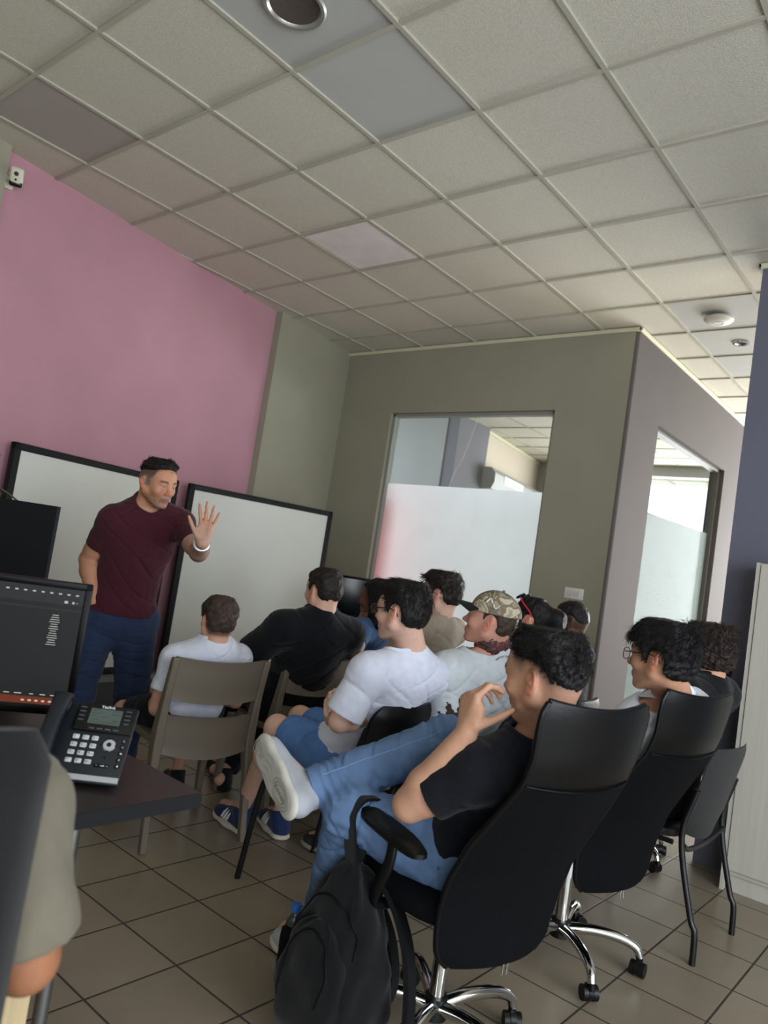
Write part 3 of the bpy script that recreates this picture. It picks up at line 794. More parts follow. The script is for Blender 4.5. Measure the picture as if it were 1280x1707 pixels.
# ---- whiteboards leaning on the pink wall ------------------------------------------
M_WBF = mat('whiteboard_frame', '#18181b', rough=.5, spec=.25); M_WBS = mat('whiteboard_face', '#d3d4cb', rough=.28, spec=.5, var=.03, vscale=2.2)
def whiteboard(p0, p1, z0, z1, label, t=.05, fw=.045):
    p0, p1 = Vector((*p0, 0)), Vector((*p1, 0)); d = (p1-p0); ln = d.length; d.normalize(); n = Vector((d.y, -d.x, 0))
    if n.x < 0: n = -n
    M = frame((p0.x, p0.y, 0), d, Vector((0, 0, 1)).cross(d), (0, 0, 1)); s = 1 if (M.col[1].to_3d().dot(n) > 0) else -1
    r = empty('whiteboard', (p0.x, p0.y, 0), math.atan2(d.y, d.x), label, 'whiteboard', 'whiteboards on the left wall')
    mb = MB(); y0, y1 = sorted((0, s*t)); f0, f1 = sorted((s*(t-.012), s*t))
    mb.box((0, y0, z1-fw), (ln, y1, z1), bev=.004); mb.box((0, y0, z0), (ln, y1, z0+fw), bev=.004)
    mb.box((0, y0, z0), (fw, y1, z1), bev=.004); mb.box((ln-fw, y0, z0), (ln, y1, z1), bev=.004)
    mb.build('frame', M_WBF, r, 30)
    g0, g1 = sorted((s*(t-.030), s*(t-.012))); mb = MB(); mb.box((fw-.004, g0, z0+fw-.004), (ln-fw+.004, g1, z1-fw+.004)); mb.build('board', M_WBS, r)
    return r
whiteboard((wall_line(.60, .015), .60), (wall_line(1.95, .015), 1.95), .305, 1.765, 'whiteboard in a dark frame behind the standing man, left one of two')
whiteboard((.055, 2.06), (.30, 3.42), .305, 1.765, 'wider whiteboard in a dark frame right of the standing man, its face empty')

# ---- black partition panel and palm at the left edge --------------------------------
pp = empty('partition_screen', (1.98, -.10, 0), 0, 'flat matt black partition screen standing behind the monitor at the left edge', 'screen')
mb = MB(); _pd = Vector((.764, .645, 0)); Mx = frame((.167, .150, 0), -_pd, (_pd.y, -_pd.x, 0), (0, 0, 1)); mb.box((0, 0, .06), (.95, .03, 1.394), Mx, .002); mb.build('panel', mat('partition_black', '#0d0f11', rough=.7, spec=.2, bump=.05, bscale=300), pp)
for q in (.06, .8): mb = MB(); mb.box((q, -.16, 0), (q+.05, .19, .06), Mx, .004); mb.build('foot', M_BLKMT, pp)
pl = empty('potted_palm', (.92, -.28, 0), 0, 'green palm with long narrow leaves rising behind the black partition screen', 'plant')
mb = MB(); mb.lathe([(.001, 0), (.13, 0), (.17, .32), (.175, .33), (.155, .33), (.15, .29), (.001, .29)], 28); mb.build('pot', mat('clay_pot', '#6b4a3c', rough=.8), pl, 40)
mb = MB(); mb.tube(bez([(0, 0, .28), (.02, .01, .7), (.0, .02, 1.15)], 6), [.03]*13, 10); mb.build('stem', mat('palm_stem', '#5a5038', rough=.9, bump=.5, bscale=60), pl, 60)
M_LEAF = mat('palm_leaf', '#3f5a36', rough=.45, var=.2, vscale=9)
def palm_leaf(pts, w):
    P = bez(pts, 6); mb = MB(); ring = []
    for i, p in enumerate(P):
        t = i/(len(P)-1); d = (P[min(i+1, len(P)-1)]-P[max(i-1, 0)]).normalized(); s_ = d.cross(Vector((0, 0, 1))).normalized(); n_ = s_.cross(d)
        ww = w*max(.02, math.sin(PI*min(1, t*.9+.1))**.7)
        ring.append([p-s_*ww+n_*ww*.35, p-n_*.002, p+s_*ww+n_*ww*.35, p+n_*.001])
    mb.loft(ring); return mb.build('leaf', M_LEAF, pl, 60)
for k, (tx, ty, tz) in enumerate(((.62, .48, 1.40), (.53, .40, 1.45), (.50, .37, 1.62), (.45, .36, 1.56), (-.1, .1, 1.9), (-.3, -.4, 1.7), (.2, -.6, 1.75), (-.5, .1, 1.5), (.15, .2, 1.95))):
    palm_leaf([(0, .02, 1.12), (tx*.35, ty*.35, 1.12+(tz-1.12)*.75+.12), (tx*.75, ty*.75, tz+.05), (tx, ty, tz-.03)], .022)

# ---- small fittings ------------------------------------------------------------------
M_IVORY = mat('ivory_plastic', '#d9d6bf', rough=.45)
cm = empty('wall_camera', (0, 0, 0), 0, 'small white security camera on a bracket at the top of the pink wall', 'camera')
cb = Vector((wall_line(.30, -.06), .30, 3.285)); cm.location = cb
mb = MB(); mb.box((0, -.035, -.05), (.025, .035, .05), bev=.01); mb.tube([(.02, 0, -.01), (.075, .01, -.01)], .012, 10); mb.build('bracket', M_IVORY, cm, 50)
_f = Vector((.80, -.45, -.42)).normalized(); _r = _f.cross(Vector((0, 0, 1))).normalized(); _up = _r.cross(_f)
CM = frame(Vector((.105, .012, .005)), _r, _up, -_f)      # x right as seen from behind, z backwards
mb = MB(); mb.box((-.036, -.055, -.022), (.036, .055, .022), CM, .016, 3); bd = mb.build('housing', M_IVORY, cm, 50)
mb = MB(); mb.box((-.0362, -.0555, -.0225), (.0362, -.022, .0), CM, .012, 3); mb.build('lower_cover', M_PHB, bd, 50)
mb = MB(); mb.tube([CM @ Vector((0, .018, -.021)), CM @ Vector((0, .018, -.026))], .0125, 18); mb.tube([CM @ Vector((0, -.015, -.021)), CM @ Vector((0, -.015, -.026))], .0065, 14); mb.build('lens', M_PHB, bd, 50)
mb = MB(); mb.tube([CM @ Vector((0, .018, -.0205)), CM @ Vector((0, .018, -.0235))], .018, 20); mb.tube([CM @ Vector((0, -.015, -.0205)), CM @ Vector((0, -.015, -.0236))], .0115, 16); mb.build('lens_ring', M_IVORY, bd, 50)
mb = MB(); mb.tube(bez([(.015, -.02, .165), (.012, -.02, .10), (.02, -.015, .045), (.07, .0, -.005)], 6), .003, 6); mb.build('cable', mat('camera_cable', '#b8a9a2', rough=.6), cm, 60)

sw = empty('switch_plate', (2.452, YW, 1.372), 0, 'white electrical switch plate on the wall between the two frosted windows', 'switch')
mb = MB(); mb.box((-.078, -.008, -.042), (.078, 0, .042), bev=.004); pz = mb.build('plate', mat('switch_white', '#dcdcd6', rough=.4), sw, 40)
for k in range(4): mb = MB(); mb.box((-.052+k*.026, -.0115, -.022), (-.028+k*.026, -.006, .022), bev=.002); mb.build('rocker', mat('switch_white2', '#cfcfc9', rough=.4), sw, 40)

# ceiling vent
vt = empty('ceiling_vent', (2.70, .325, CEIL), 0, 'round ceiling speaker or vent with a brushed metal ring and dark mesh', 'vent')
mb = MB(); mb.lathe([(.128, .004), (.128, -.006), (.120, -.013), (.108, -.012), (.098, -.002), (.096, .006)], 40, cap=False); mb.build('ring', mat('vent_ring', '#a7a7a1', rough=.35, metal=.6), vt, 40)
mb = MB(); mb.lathe([(.001, .003), (.06, .002), (.098, -.003), (.098, .003), (.001, .0055)], 40); mb.build('grille', mesh_fabric('vent_mesh', '#2c2724', '#5e564f'), vt, 40)
# access point and downlight
ap = empty('access_point', (3.292, 3.918, CEIL), 0, 'round white wireless access point under a ceiling tile', 'access point')
mb = MB(); mb.lathe([(.001, 0), (.06, 0), (.06, -.014), (.098, -.020), (.1, -.028), (.086, -.042), (.045, -.052), (.001, -.054)], 40); mb.build('housing', mat('ap_white', '#d8d6cc', rough=.4), ap, 40)
mb = MB(); mb.tube([(.034*math.cos(a), .034*math.sin(a), -.0535) for a in np.linspace(0, 2*PI, 33)], .0015, 6); mb.build('ring', mat('ap_ring', '#a8a6a0', rough=.4), ap, 40)
dl = empty('downlight', (3.293, 4.505, CEIL), 0, 'small recessed downlight with a bright metal rim near the partition wall', 'light')
mb = MB(); mb.lathe([(.062, .003), (.06, -.006), (.044, -.006), (.038, .004)], 32, cap=False); mb.build('rim', M_CHROME, dl, 40)
mb = MB(); mb.lathe([(.001, .005), (.04, .004), (.04, .006), (.001, .008)], 24); mb.build('lamp', mat('lamp_dark', '#1a1715', rough=.25), dl, 40)

# air conditioner seen through the first window, with its hanging cable
_ay0 = 7.15; ac = empty('air_conditioner', (0, 0, 0), 0, 'grey air conditioning unit on the office wall behind the clear upper glass', 'air conditioner')
_ad = Vector((-.1763, .9843, 0)).normalized(); _an = Vector((_ad.y, -_ad.x, 0)); AM = frame(Vector((-.60-.1786*(_ay0-6.9), _ay0, 2.60)), _ad, -_an, (0, 0, 1))
mb = MB(); prof = [(0, .0), (-.20, .02), (-.24, .12), (-.235, .24), (-.17, .31), (0, .31)]
mb.loft([[tuple(AM @ Vector((x, y, z))) for y, z in prof] for x in (0, 2.2)]); mb.build('housing', mat('ac_grey', '#a6a8a6', rough=.5), ac, 30)
mb = MB(); mb.box((.35, -.244, .14), (1.15, -.232, .25), AM); lb = mb.build('label_plate', mat('ac_label', '#e9e9e4', rough=.5), ac)
mb = MB()
for k in range(7): mb.box((.42+k*.095, -.2455, .165), (.42+k*.095+.055, -.244, .18), AM); mb.box((.44+k*.095, -.2455, .205), (.44+k*.095+.045, -.244, .222), AM)
mb.build('print', mat('ac_print', '#8d8f92', rough=.6), lb)
mb = MB(); mb.tube(bez([(-.28, 6.40, 3.44), (-.33, 6.36, 3.1), (-.42, 6.38, 2.85), (-.56, 6.42, 2.62), (-.60, 6.44, 2.40), (-.58, 6.44, 2.2)], 8), .004, 6)
tag(mb.build('hanging_cable', mat('cable_white', '#c9c7c0', rough=.6), None, 60), 'thin pale cable hanging beside the air conditioner behind the upper glass', 'cable')
# unseen translucent pink sheet, added to tint the left side of the film
rp = empty('film_tint_sheet', (.33, 4.52, 0), 0, 'pink fabric banner glowing through the left side of the frosted film', 'banner')
M_TINT = bpy.data.materials.new('tint_sheet_pink'); M_TINT.use_nodes = True
_n = M_TINT.node_tree.nodes; _n.remove(_n['Principled BSDF']); _t = _n.new('ShaderNodeBsdfTranslucent'); _t.inputs[0].default_value = lin('#ff8f98'); M_TINT.node_tree.links.new(_t.outputs[0], _n['Material Output'].inputs[0])
mb = MB(); mb.box((-.34, -.002, .06), (.20, .002, 2.0)); mb.build('fabric', M_TINT, rp); mb = MB(); mb.box((-.34, -.06, 0), (.10, .06, .06), bev=.01); mb.build('foot', M_BLKMT, rp)
mb = MB(); mb.tube([(-.34, 0, 2.0), (.20, 0, 2.0)], .012, 10); mb.build('top_rail', M_STEEL, rp, 60)

# ---- pale cabinet at the right ------------------------------------------------------
M_CAB = mat('cabinet_pale_ash', '#b9b6ac', rough=.5, spec=.4, var=.05, vscale=3, stretch=(18, 18, .8), bump=.05, bscale=40)
cabn = empty('cabinet', (3.965, 2.885, 0), 0, 'tall pale ash cabinet against the slate purple wall at the right edge', 'cabinet')
mb = MB(); mb.box((0, .002, 0), (.020, .286, 1.675)); mb.box((1.18, .002, 0), (1.20, .286, 1.675)); mb.box((.02, .012, 1.655), (1.18, .286, 1.673)); mb.box((.02, .27, .1), (1.18, .288, 1.655)); mb.box((.02, .012, .085), (1.18, .27, .103))
mb.build('carcass', M_CAB, cabn)
mb = MB(); mb.box((.024, .030, .0), (1.18, .045, .085)); mb.build('plinth', M_CAB, cabn)
for a, b, hx in ((.0235, .600, .56), (.6035, 1.178, .64)):
    mb = MB(); mb.box((a, -.004, .108), (b, .012, 1.668), bev=.0015); dr = mb.build('door', M_CAB, cabn)
    mb = MB(); mb.box((hx-.006, -.022, .82), (hx+.006, -.004, .95), bev=.003); mb.build('handle', M_STEEL, dr, 40)

# ---- back desk with monitor and keyboard -----------------------------------------------
bd_ = empty('side_table', (1.42, 2.80, 0), math.radians(-40), 'pale wooden side table under the far monitor, behind the seated people', 'table')
mb = MB(); mb.box((-.34, -.62, .755), (.34, .40, .785), bev=.003); mb.build('tabletop', mat('pale_wood', '#cbb98d', rough=.5, var=.08, vscale=4, stretch=(10, 1.5, 10)), bd_)
for x in (-.3, .3):
    for y in (-.57, .36): mb = MB(); mb.tube([(x, y, 0), (x, y, .755)], .018, 10); mb.build('leg', M_STEEL, bd_, 40)
m2, _ = monitor(.52, .31, 'black monitor, switched off, on the pale side table against the frosted window', mat('screen_off', '#04050a', rough=.14, spec=.6))
m2.location = (1.33, 2.95, .935); m2.rotation_euler = (0, 0, math.radians(-48))
mb = MB(); mb.box((-.06, -.03, -.145), (-.04, .03, .16), bev=.004); mb.lathe([(.001, -.15), (.10, -.15), (.1, -.142), (.02, -.135)], 24, Matrix.Translation((-.03, 0, 0))); mb.build('stand', M_BEZ, m2, 40)
kb = empty('keyboard', (1.50, 2.66, .786), math.radians(-52), 'black keyboard lying in front of the far monitor', 'keyboard')
mb = MB(); mb.box((-.07, -.22, 0), (.07, .22, .02), bev=.005); bk = mb.build('case', M_BLKPL, kb, 40)
for rr in range(5):
    for cc in range(14): mb = MB() if (rr, cc) == (0, 0) else mb; mb.box((-.058+rr*.024, -.21+cc*.030, .02), (-.038+rr*.024, -.185+cc*.030, .026), bev=.002, seg=1)
mb.build('keys', mat('key_black', '#1a1b1e', rough=.5), kb, 40)

# ---- backpack hanging from the armrest ---------------------------------------------------
M_PACK = mat('backpack_charcoal', '#0f1012', rough=.9, spec=.15, var=.12, vscale=26, bump=.5, bscale=260, sheen=.15)
M_PACKD = mat('backpack_black', '#090a0c', rough=.75, spec=.2, bump=.3, bscale=300)
bp_ = empty('backpack', (3.612, .345, 0), 0, 'charcoal backpack hanging by its loop from the nearest office chair armrest', 'backpack')
BA = math.radians(-98)     # where the front pocket looks
BM = rotz(BA)
def pack_body(zs, W_, D_, cx=0, lean=0, fold=.006, sq=.62, n=40, seed=0):
    mb = MB(); rings = []
    for z in zs:
        w = lerpk(W_, z); d = lerpk(D_, z); ring = []
        for k in range(n):
            a = 2*PI*k/n; c, s = math.cos(a), math.sin(a)
            f = fold*(math.sin(5*a+z*19+seed)+.7*math.sin(9*a-z*31+seed*2)+.5*math.sin(z*55+3*a))
            x = math.copysign(abs(c)**sq, c)*(d+f)+cx; y = math.copysign(abs(s)**sq, s)*(w+f)
            ring.append((x+lean*(z-.05), y, z))
        rings.append(ring)
    mb.loft(rings, True, True, BM); return mb
zs = list(np.linspace(.045, .515, 30))
mainp = pack_body(zs, [(.045, .10), (.07, .145), (.15, .162), (.28, .15), (.38, .115), (.46, .075), (.50, .05), (.515, .03)], [(.045, .06), (.08, .098), (.2, .105), (.32, .09), (.44, .06), (.5, .04), (.515, .02)], lean=-.02).build('main_bag', M_PACK, bp_, 60)
pk = pack_body(list(np.linspace(.06, .37, 20)), [(.06, .08), (.09, .12), (.2, .128), (.3, .105), (.35, .07), (.37, .03)], [(.06, .03), (.1, .055), (.2, .06), (.3, .045), (.37, .015)], cx=.085, lean=-.05, seed=2, fold=.004).build('front_pocket', M_PACK, bp_, 60)
bpy.context.view_layer.update()
def on_pack(y, z):
    best = None
    for ob in (pk, mainp):
        hit, loc, no, fi = ob.ray_cast(BM @ Vector((.4, y, z)), (BM.to_3x3() @ Vector((-1, 0, 0))), distance=.8)
        if hit and (best is None or (BM.inverted() @ loc).x > (BM.inverted() @ best[0]).x): best = (loc+no*.002, no)
    return best[0] if best else BM @ Vector((.1, y, z))
mb = MB(); mb.tube([on_pack(.088*math.sin(t), .23+.115*math.cos(t)) for t in np.linspace(-1.9, 1.9, 30)], .0028, 6); mb.build('zip', M_PACKD, bp_, 60)
mb = MB(); mb.tube([on_pack(.118*math.sin(t), .30+.13*math.cos(t)) for t in np.linspace(-1.5, 1.5, 26)], .0028, 6); mb.build('zip', M_PACKD, bp_, 60)
for y, z in ((-.083, .19), (-.118, .31)):
    q = on_pack(y, z); mb = MB(); mb.tube([q, q+Vector((0, -.006, -.02)), q+Vector((.003, -.004, -.04))], .003, 6); mb.build('zip_pull', M_PACKD, bp_, 60)
def ribbon(pts, w, th, side):
    P = bez(pts, 6); mb = MB(); rings = []
    for i, p in enumerate(P):
        d = (P[min(i+1, len(P)-1)]-P[max(i-1, 0)]).normalized(); s_ = Vector(side); s_ = (s_-d*s_.dot(d)).normalized(); n_ = d.cross(s_)
        rings.append([p+s_*w+n_*th, p-s_*w+n_*th, p-s_*w-n_*th, p+s_*w-n_*th])
    mb.loft(rings); return mb
Lc = Vector((-math.sin(math.radians(OC1[2])), math.cos(math.radians(OC1[2])), 0)); Fc = Vector((math.cos(math.radians(OC1[2])), math.sin(math.radians(OC1[2])), 0))
atip = Vector((OC1[0], OC1[1], 0))+Lc*.285+Fc*.095-Vector(bp_.location)       # under the loop, in backpack space
ribbon([(.0, .0, .495), (atip+Lc*.060)*.5+Vector((0, 0, .58)), atip+Lc*.052+Vector((0, 0, .645)), atip+Lc*.03+Vector((0, 0, .684)), atip+Vector((0, 0, .692)), atip-Lc*.03+Vector((0, 0, .684)), atip-Lc*.05+Vector((0, 0, .64)), (atip-Lc*.03)*.6+Vector((0, 0, .57)), (-.02, .02, .49)], .029, .0045, Fc).build('hanging_loop', M_PACK, bp_, 50)
ribbon([BM @ Vector((-.03, .015, .495)), BM @ Vector((-.07, .09, .46)), BM @ Vector((-.08, .17, .36)), BM @ Vector((-.075, .215, .24)), BM @ Vector((-.07, .225, .12)), BM @ Vector((-.06, .19, .03))], .034, .007, (.25, -.9, .25)).build('shoulder_strap', M_PACKD, bp_, 50)
ribbon([BM @ Vector((-.03, -.02, .49)), BM @ Vector((-.10, -.04, .44)), BM @ Vector((-.15, .04, .30)), BM @ Vector((-.15, .08, .16)), BM @ Vector((-.08, .06, .07))], .032, .007, (.25, -.9, .25)).build('shoulder_strap', M_PACKD, bp_, 50)
ribbon([BM @ Vector((.01, -.15, .17)), BM @ Vector((.0, -.19, .11)), BM @ Vector((-.005, -.215, .055)), BM @ Vector((-.01, -.235, .02))], .010, .002, (.3, -.3, .9)).build('side_strap', M_PACKD, bp_, 50)
sp = pack_body(list(np.linspace(.06, .21, 8)), [(.06, .028), (.1, .034), (.21, .036)], [(.06, .05), (.1, .055), (.21, .045)], fold=.002)
for v in sp.bm.verts: v.co = v.co+(BM @ Vector((-.01, -.205, .03)))
sp.build('side_pocket', M_PACKD, bp_, 60)
bt = empty('water_bottle', Vector(bp_.location)+(BM @ Vector((-.01, -.228, .115))), 0, 'clear plastic bottle with a blue cap in the backpack side pocket', 'bottle')
M_BOT = mat('bottle_plastic', '#b9c2c6', rough=.12, spec=.5); M_BOT.node_tree.nodes['Principled BSDF'].inputs['Transmission Weight'].default_value = .9
mb = MB(); mb.lathe([(.001, 0), (.026, 0), (.028, .02), (.028, .11), (.024, .135), (.0125, .155), (.0125, .165), (.001, .165)], 24); mb.build('bottle', M_BOT, bt, 40)
mb = MB(); mb.lathe([(.001, .185), (.0145, .185), (.0152, .182), (.0152, .164), (.001, .164)], 24); mb.build('cap', mat('cap_blue', '#2f6fd0', rough=.35), bt, 40)
# ------------------------------------------------------------------ PEOPLE: signed distance modelling
def V3(*a): return np.array(a[0] if len(a) == 1 else a, float)
def nrm(v): v = np.asarray(v, float); return v/np.linalg.norm(v)

class Field:
    def __init__(s, lo, hi, h):
        s.h = h; s.lo = np.asarray(lo, float); s.n = np.maximum(4, np.ceil((np.asarray(hi)-s.lo)/h).astype(int)+1)
        s.d = np.full(tuple(s.n), .25, np.float32)
    def win(s, lo, hi, pad):
        a = np.clip(np.floor((np.asarray(lo)-pad-s.lo)/s.h).astype(int), 0, s.n-1); b = np.clip(np.ceil((np.asarray(hi)+pad-s.lo)/s.h).astype(int)+1, 1, s.n)
        sl = tuple(slice(i, j) for i, j in zip(a, b))
        X, Y, Z = [(s.lo[k]+s.h*np.arange(a[k], b[k])).astype(np.float32) for k in range(3)]
        return sl, X[:, None, None], Y[None, :, None], Z[None, None, :]
    def comb(s, sl, v, k, op):
        o = s.d[sl]
        if op == 'add':
            if k > 0:
                hh = np.maximum(k-np.abs(o-v), 0)/k; s.d[sl] = np.minimum(o, v)-hh*hh*(k*.25)
            else: s.d[sl] = np.minimum(o, v)
        else:
            v = -v
            if k > 0:
                hh = np.maximum(k-np.abs(o-v), 0)/k; s.d[sl] = np.maximum(o, v)+hh*hh*(k*.25)
            else: s.d[sl] = np.maximum(o, v)
    def cone(s, a, b, ra, rb, k=.02, op='add'):
        a, b = np.asarray(a, float), np.asarray(b, float); R = max(ra, rb)
        sl, X, Y, Z = s.win(np.minimum(a, b)-R, np.maximum(a, b)+R, k+3*s.h)
        if 0 in s.d[sl].shape: return
        ba = b-a; L = float(ba@ba)+1e-9
        t = ((X-a[0])*ba[0]+(Y-a[1])*ba[1]+(Z-a[2])*ba[2])/L
        t = np.clip(t, 0, 1)
        q = np.sqrt((X-a[0]-ba[0]*t)**2+(Y-a[1]-ba[1]*t)**2+(Z-a[2]-ba[2]*t)**2)
        s.comb(sl, (q-(ra+(rb-ra)*t)).astype(np.float32), k, op)
    def sleeve(s, a, b, ra, rb, k=.02, op='add'):
        """round start at a, flat cut end at b"""
        a, b = np.asarray(a, float), np.asarray(b, float); R = max(ra, rb)
        sl, X, Y, Z = s.win(np.minimum(a, b)-R, np.maximum(a, b)+R, k+3*s.h)
        if 0 in s.d[sl].shape: return
        ba = b-a; L2 = float(ba@ba)+1e-9; L = math.sqrt(L2)
        t0 = ((X-a[0])*ba[0]+(Y-a[1])*ba[1]+(Z-a[2])*ba[2])/L2
        t = np.maximum(t0, 0); tc = np.minimum(t, 1.3)
        q = np.sqrt((X-a[0]-ba[0]*t)**2+(Y-a[1]-ba[1]*t)**2+(Z-a[2]-ba[2]*t)**2)
        s.comb(sl, np.maximum(q-(ra+(rb-ra)*tc), (t0-1)*L).astype(np.float32), k, op)
    def ell(s, c, r, ax=None, k=.02, op='add'):
        """ellipsoid with radii r along the rows of ax"""
        c = np.asarray(c, float); r = np.asarray(r, float); ax = np.eye(3) if ax is None else np.asarray(ax)
        ext = np.sqrt(((ax*r[:, None])**2).sum(0))
        sl, X, Y, Z = s.win(c-ext, c+ext, k+3*s.h)
        if 0 in s.d[sl].shape: return
        dx, dy, dz = X-c[0], Y-c[1], Z-c[2]
        u = [(dx*ax[i][0]+dy*ax[i][1]+dz*ax[i][2]) for i in range(3)]
        k0 = np.sqrt(sum((u[i]/r[i])**2 for i in range(3))); k1 = np.sqrt(sum((u[i]/r[i]**2)**2 for i in range(3)))+1e-9
        s.comb(sl, (k0*(k0-1)/k1).astype(np.float32), k, op)
    def elcone(s, a, b, ra, rb, side, fl, k=.02, op='add'):
        """round cone whose cross-section is scaled by fl along the unit vector side"""
        a, b = np.asarray(a, float), np.asarray(b, float); side = nrm(side); R = max(ra, rb)*max(1, fl)
        sl, X, Y, Z = s.win(np.minimum(a, b)-R, np.maximum(a, b)+R, k+3*s.h)
        if 0 in s.d[sl].shape: return
        ba = b-a; L = float(ba@ba)+1e-9
        t = np.clip(((X-a[0])*ba[0]+(Y-a[1])*ba[1]+(Z-a[2])*ba[2])/L, 0, 1)
        px, py, pz = X-a[0]-ba[0]*t, Y-a[1]-ba[1]*t, Z-a[2]-ba[2]*t
        w = px*side[0]+py*side[1]+pz*side[2]
        q = np.sqrt(np.maximum(px*px+py*py+pz*pz-w*w+(w/fl)**2, 1e-12))
        s.comb(sl, ((q-(ra+(rb-ra)*t))*(1 if fl >= 1 else fl**.5)).astype(np.float32), k, op)
    def cut(s, p, n, k=0.0, lo=None, hi=None):
        """removes the half space on the side n points to (inside a window)"""
        p = np.asarray(p, float); n = nrm(n)
        lo = s.lo if lo is None else lo; hi = s.lo+s.h*s.n if hi is None else hi
        sl, X, Y, Z = s.win(lo, hi, 0)
        v = ((X-p[0])*n[0]+(Y-p[1])*n[1]+(Z-p[2])*n[2]).astype(np.float32)
        s.comb(sl, -v, k, 'sub')
    def warp(s, fn, lim=.03):
        """adds fn(points) to the distance near the surface"""
        I = np.argwhere(np.abs(s.d) < lim)
        P = s.lo+I*s.h
        s.d[I[:, 0], I[:, 1], I[:, 2]] += fn(P).astype(np.float32)
    def at(s, P):
        I = np.clip(np.round((np.asarray(P)-s.lo)/s.h).astype(int), 0, s.n-1); return float(s.d[tuple(I)])
    def mesh(s):
        """surface nets"""
        d = s.d; d = np.pad(d, 1, constant_values=.25); lo = s.lo-s.h
        neg = d < 0
        c = np.zeros(tuple(np.array(d.shape)-1), np.int8)
        for i in (0, 1):
            for j in (0, 1):
                for k in (0, 1):
                    c += neg[i:d.shape[0]-1+i, j:d.shape[1]-1+j, k:d.shape[2]-1+k]
        act = np.argwhere((c > 0) & (c < 8))
        if len(act) == 0: return np.zeros((0, 3)), np.zeros((0, 4), int)
        idx = np.full(c.shape, -1, np.int32); idx[act[:, 0], act[:, 1], act[:, 2]] = np.arange(len(act))
        acc = np.zeros((len(act), 3)); cnt = np.zeros(len(act))
        corners = [(i, j, k) for i in (0, 1) for j in (0, 1) for k in (0, 1)]
        val = {q: d[act[:, 0]+q[0], act[:, 1]+q[1], act[:, 2]+q[2]].astype(float) for q in corners}
        for q in corners:
            for ax in range(3):
                if q[ax] == 0:
                    r = list(q); r[ax] = 1; r = tuple(r); a, b = val[q], val[r]
                    m = (a < 0) != (b < 0)
                    t = np.where(m, a/(a-b+1e-20), 0)
                    p = np.zeros((len(act), 3)); p[:] = q; p[:, ax] += t
                    acc[m] += p[m]; cnt[m] += 1
        P = lo+(act+acc/cnt[:, None])*s.h
        F = []
        for ax in range(3):
            u, v = [(1, 2), (2, 0), (0, 1)][ax]
            A = [slice(1, n-1) for n in d.shape]; A[ax] = slice(0, d.shape[ax]-1)
            B = list(A); B[ax] = slice(1, d.shape[ax])
            a, b = neg[tuple(A)], neg[tuple(B)]
            for flip in (0, 1):
                e = np.argwhere((a & ~b) if flip == 0 else (~a & b))
                if len(e) == 0: continue
                off = np.array([1, 1, 1]); off[ax] = 0
                e = e+off
                def g(du, dv):
                    q = e.copy(); q[:, u] += du; q[:, v] += dv; return idx[q[:, 0], q[:, 1], q[:, 2]]
                f = np.stack([g(-1, -1), g(0, -1), g(0, 0), g(-1, 0)], 1)
                F.append(f if flip == 0 else f[:, ::-1])
        return P, np.concatenate(F)

def np_mesh(name, P, F):
    me = bpy.data.meshes.new(name)
    me.vertices.add(len(P)); me.vertices.foreach_set('co', np.asarray(P, np.float32).ravel())
    me.loops.add(len(F)*F.shape[1]); me.loops.foreach_set('vertex_index', np.asarray(F, np.int32).ravel())
    me.polygons.add(len(F)); me.polygons.foreach_set('loop_start', np.arange(len(F), dtype=np.int32)*F.shape[1])
    me.polygons.foreach_set('loop_total', np.full(len(F), F.shape[1], np.int32))
    me.update(); me.validate(); return me

def relax(P, F, it=1, w=.5):
    n = len(P)
    e = np.concatenate([F[:, [0, 1]], F[:, [1, 2]], F[:, [2, 3]], F[:, [3, 0]]])
    for _ in range(it):
        acc = np.zeros_like(P); c = np.bincount(e[:, 0], minlength=n)+np.bincount(e[:, 1], minlength=n)
        for k in range(3): acc[:, k] = np.bincount(e[:, 0], P[e[:, 1], k], n)+np.bincount(e[:, 1], P[e[:, 0], k], n)
        P = P+(acc/np.maximum(c, 1)[:, None]-P)*w
    return P

def field_obj(name, F, m, parent, origin, smooth_it=1, colour=None):
    P, Q = F.mesh()
    if len(P) == 0: return None
    P = relax(P, Q, smooth_it)
    me = np_mesh(name, P-np.asarray(origin), Q)
    if colour is not None:
        C = colour(P); at = me.attributes.new('tint', 'FLOAT_COLOR', 'POINT')
        at.data.foreach_set('color', np.concatenate([C, np.ones((len(C), 1))], 1).astype(np.float32).ravel())
    return link(name, me, m, parent, smooth=True)

def vnoise(P, s, seed=0):
    """cheap smooth noise in [-1,1]"""
    P = np.asarray(P)*s; r = np.random.default_rng(seed); o = np.zeros(len(P))
    for k in range(5):
        w = r.normal(size=3); w /= np.linalg.norm(w); q = nrm(np.cross(w, r.normal(size=3))); ph = r.uniform(0, 6.3, 2)
        o += np.sin(P@w*(1+.5*k)+ph[0]+1.3*np.sin(P@q*.8+ph[1]))
    return o/3.2

def folds_along(P, dirs, lam, seed, w=.30):
    """soft valleys across the directions dirs, broken up by a mask"""
    o = np.zeros(len(P))
    for k, d in enumerate(dirs):
        d = nrm(d); ph = (P@d)*2*PI/lam+2.2*vnoise(P, 7/lam*.11, seed+7*k)+k*1.7
        n = np.abs(np.sin(ph*.5)); m = sstep(.05, .75, vnoise(P, .9/lam, seed+31+k)*.5+.5)
        o += np.maximum(0, 1-n/w)**1.4*m
    return o
def sstep(a, b, x): t = np.clip((x-a)/(b-a), 0, 1); return t*t*(3-2*t)

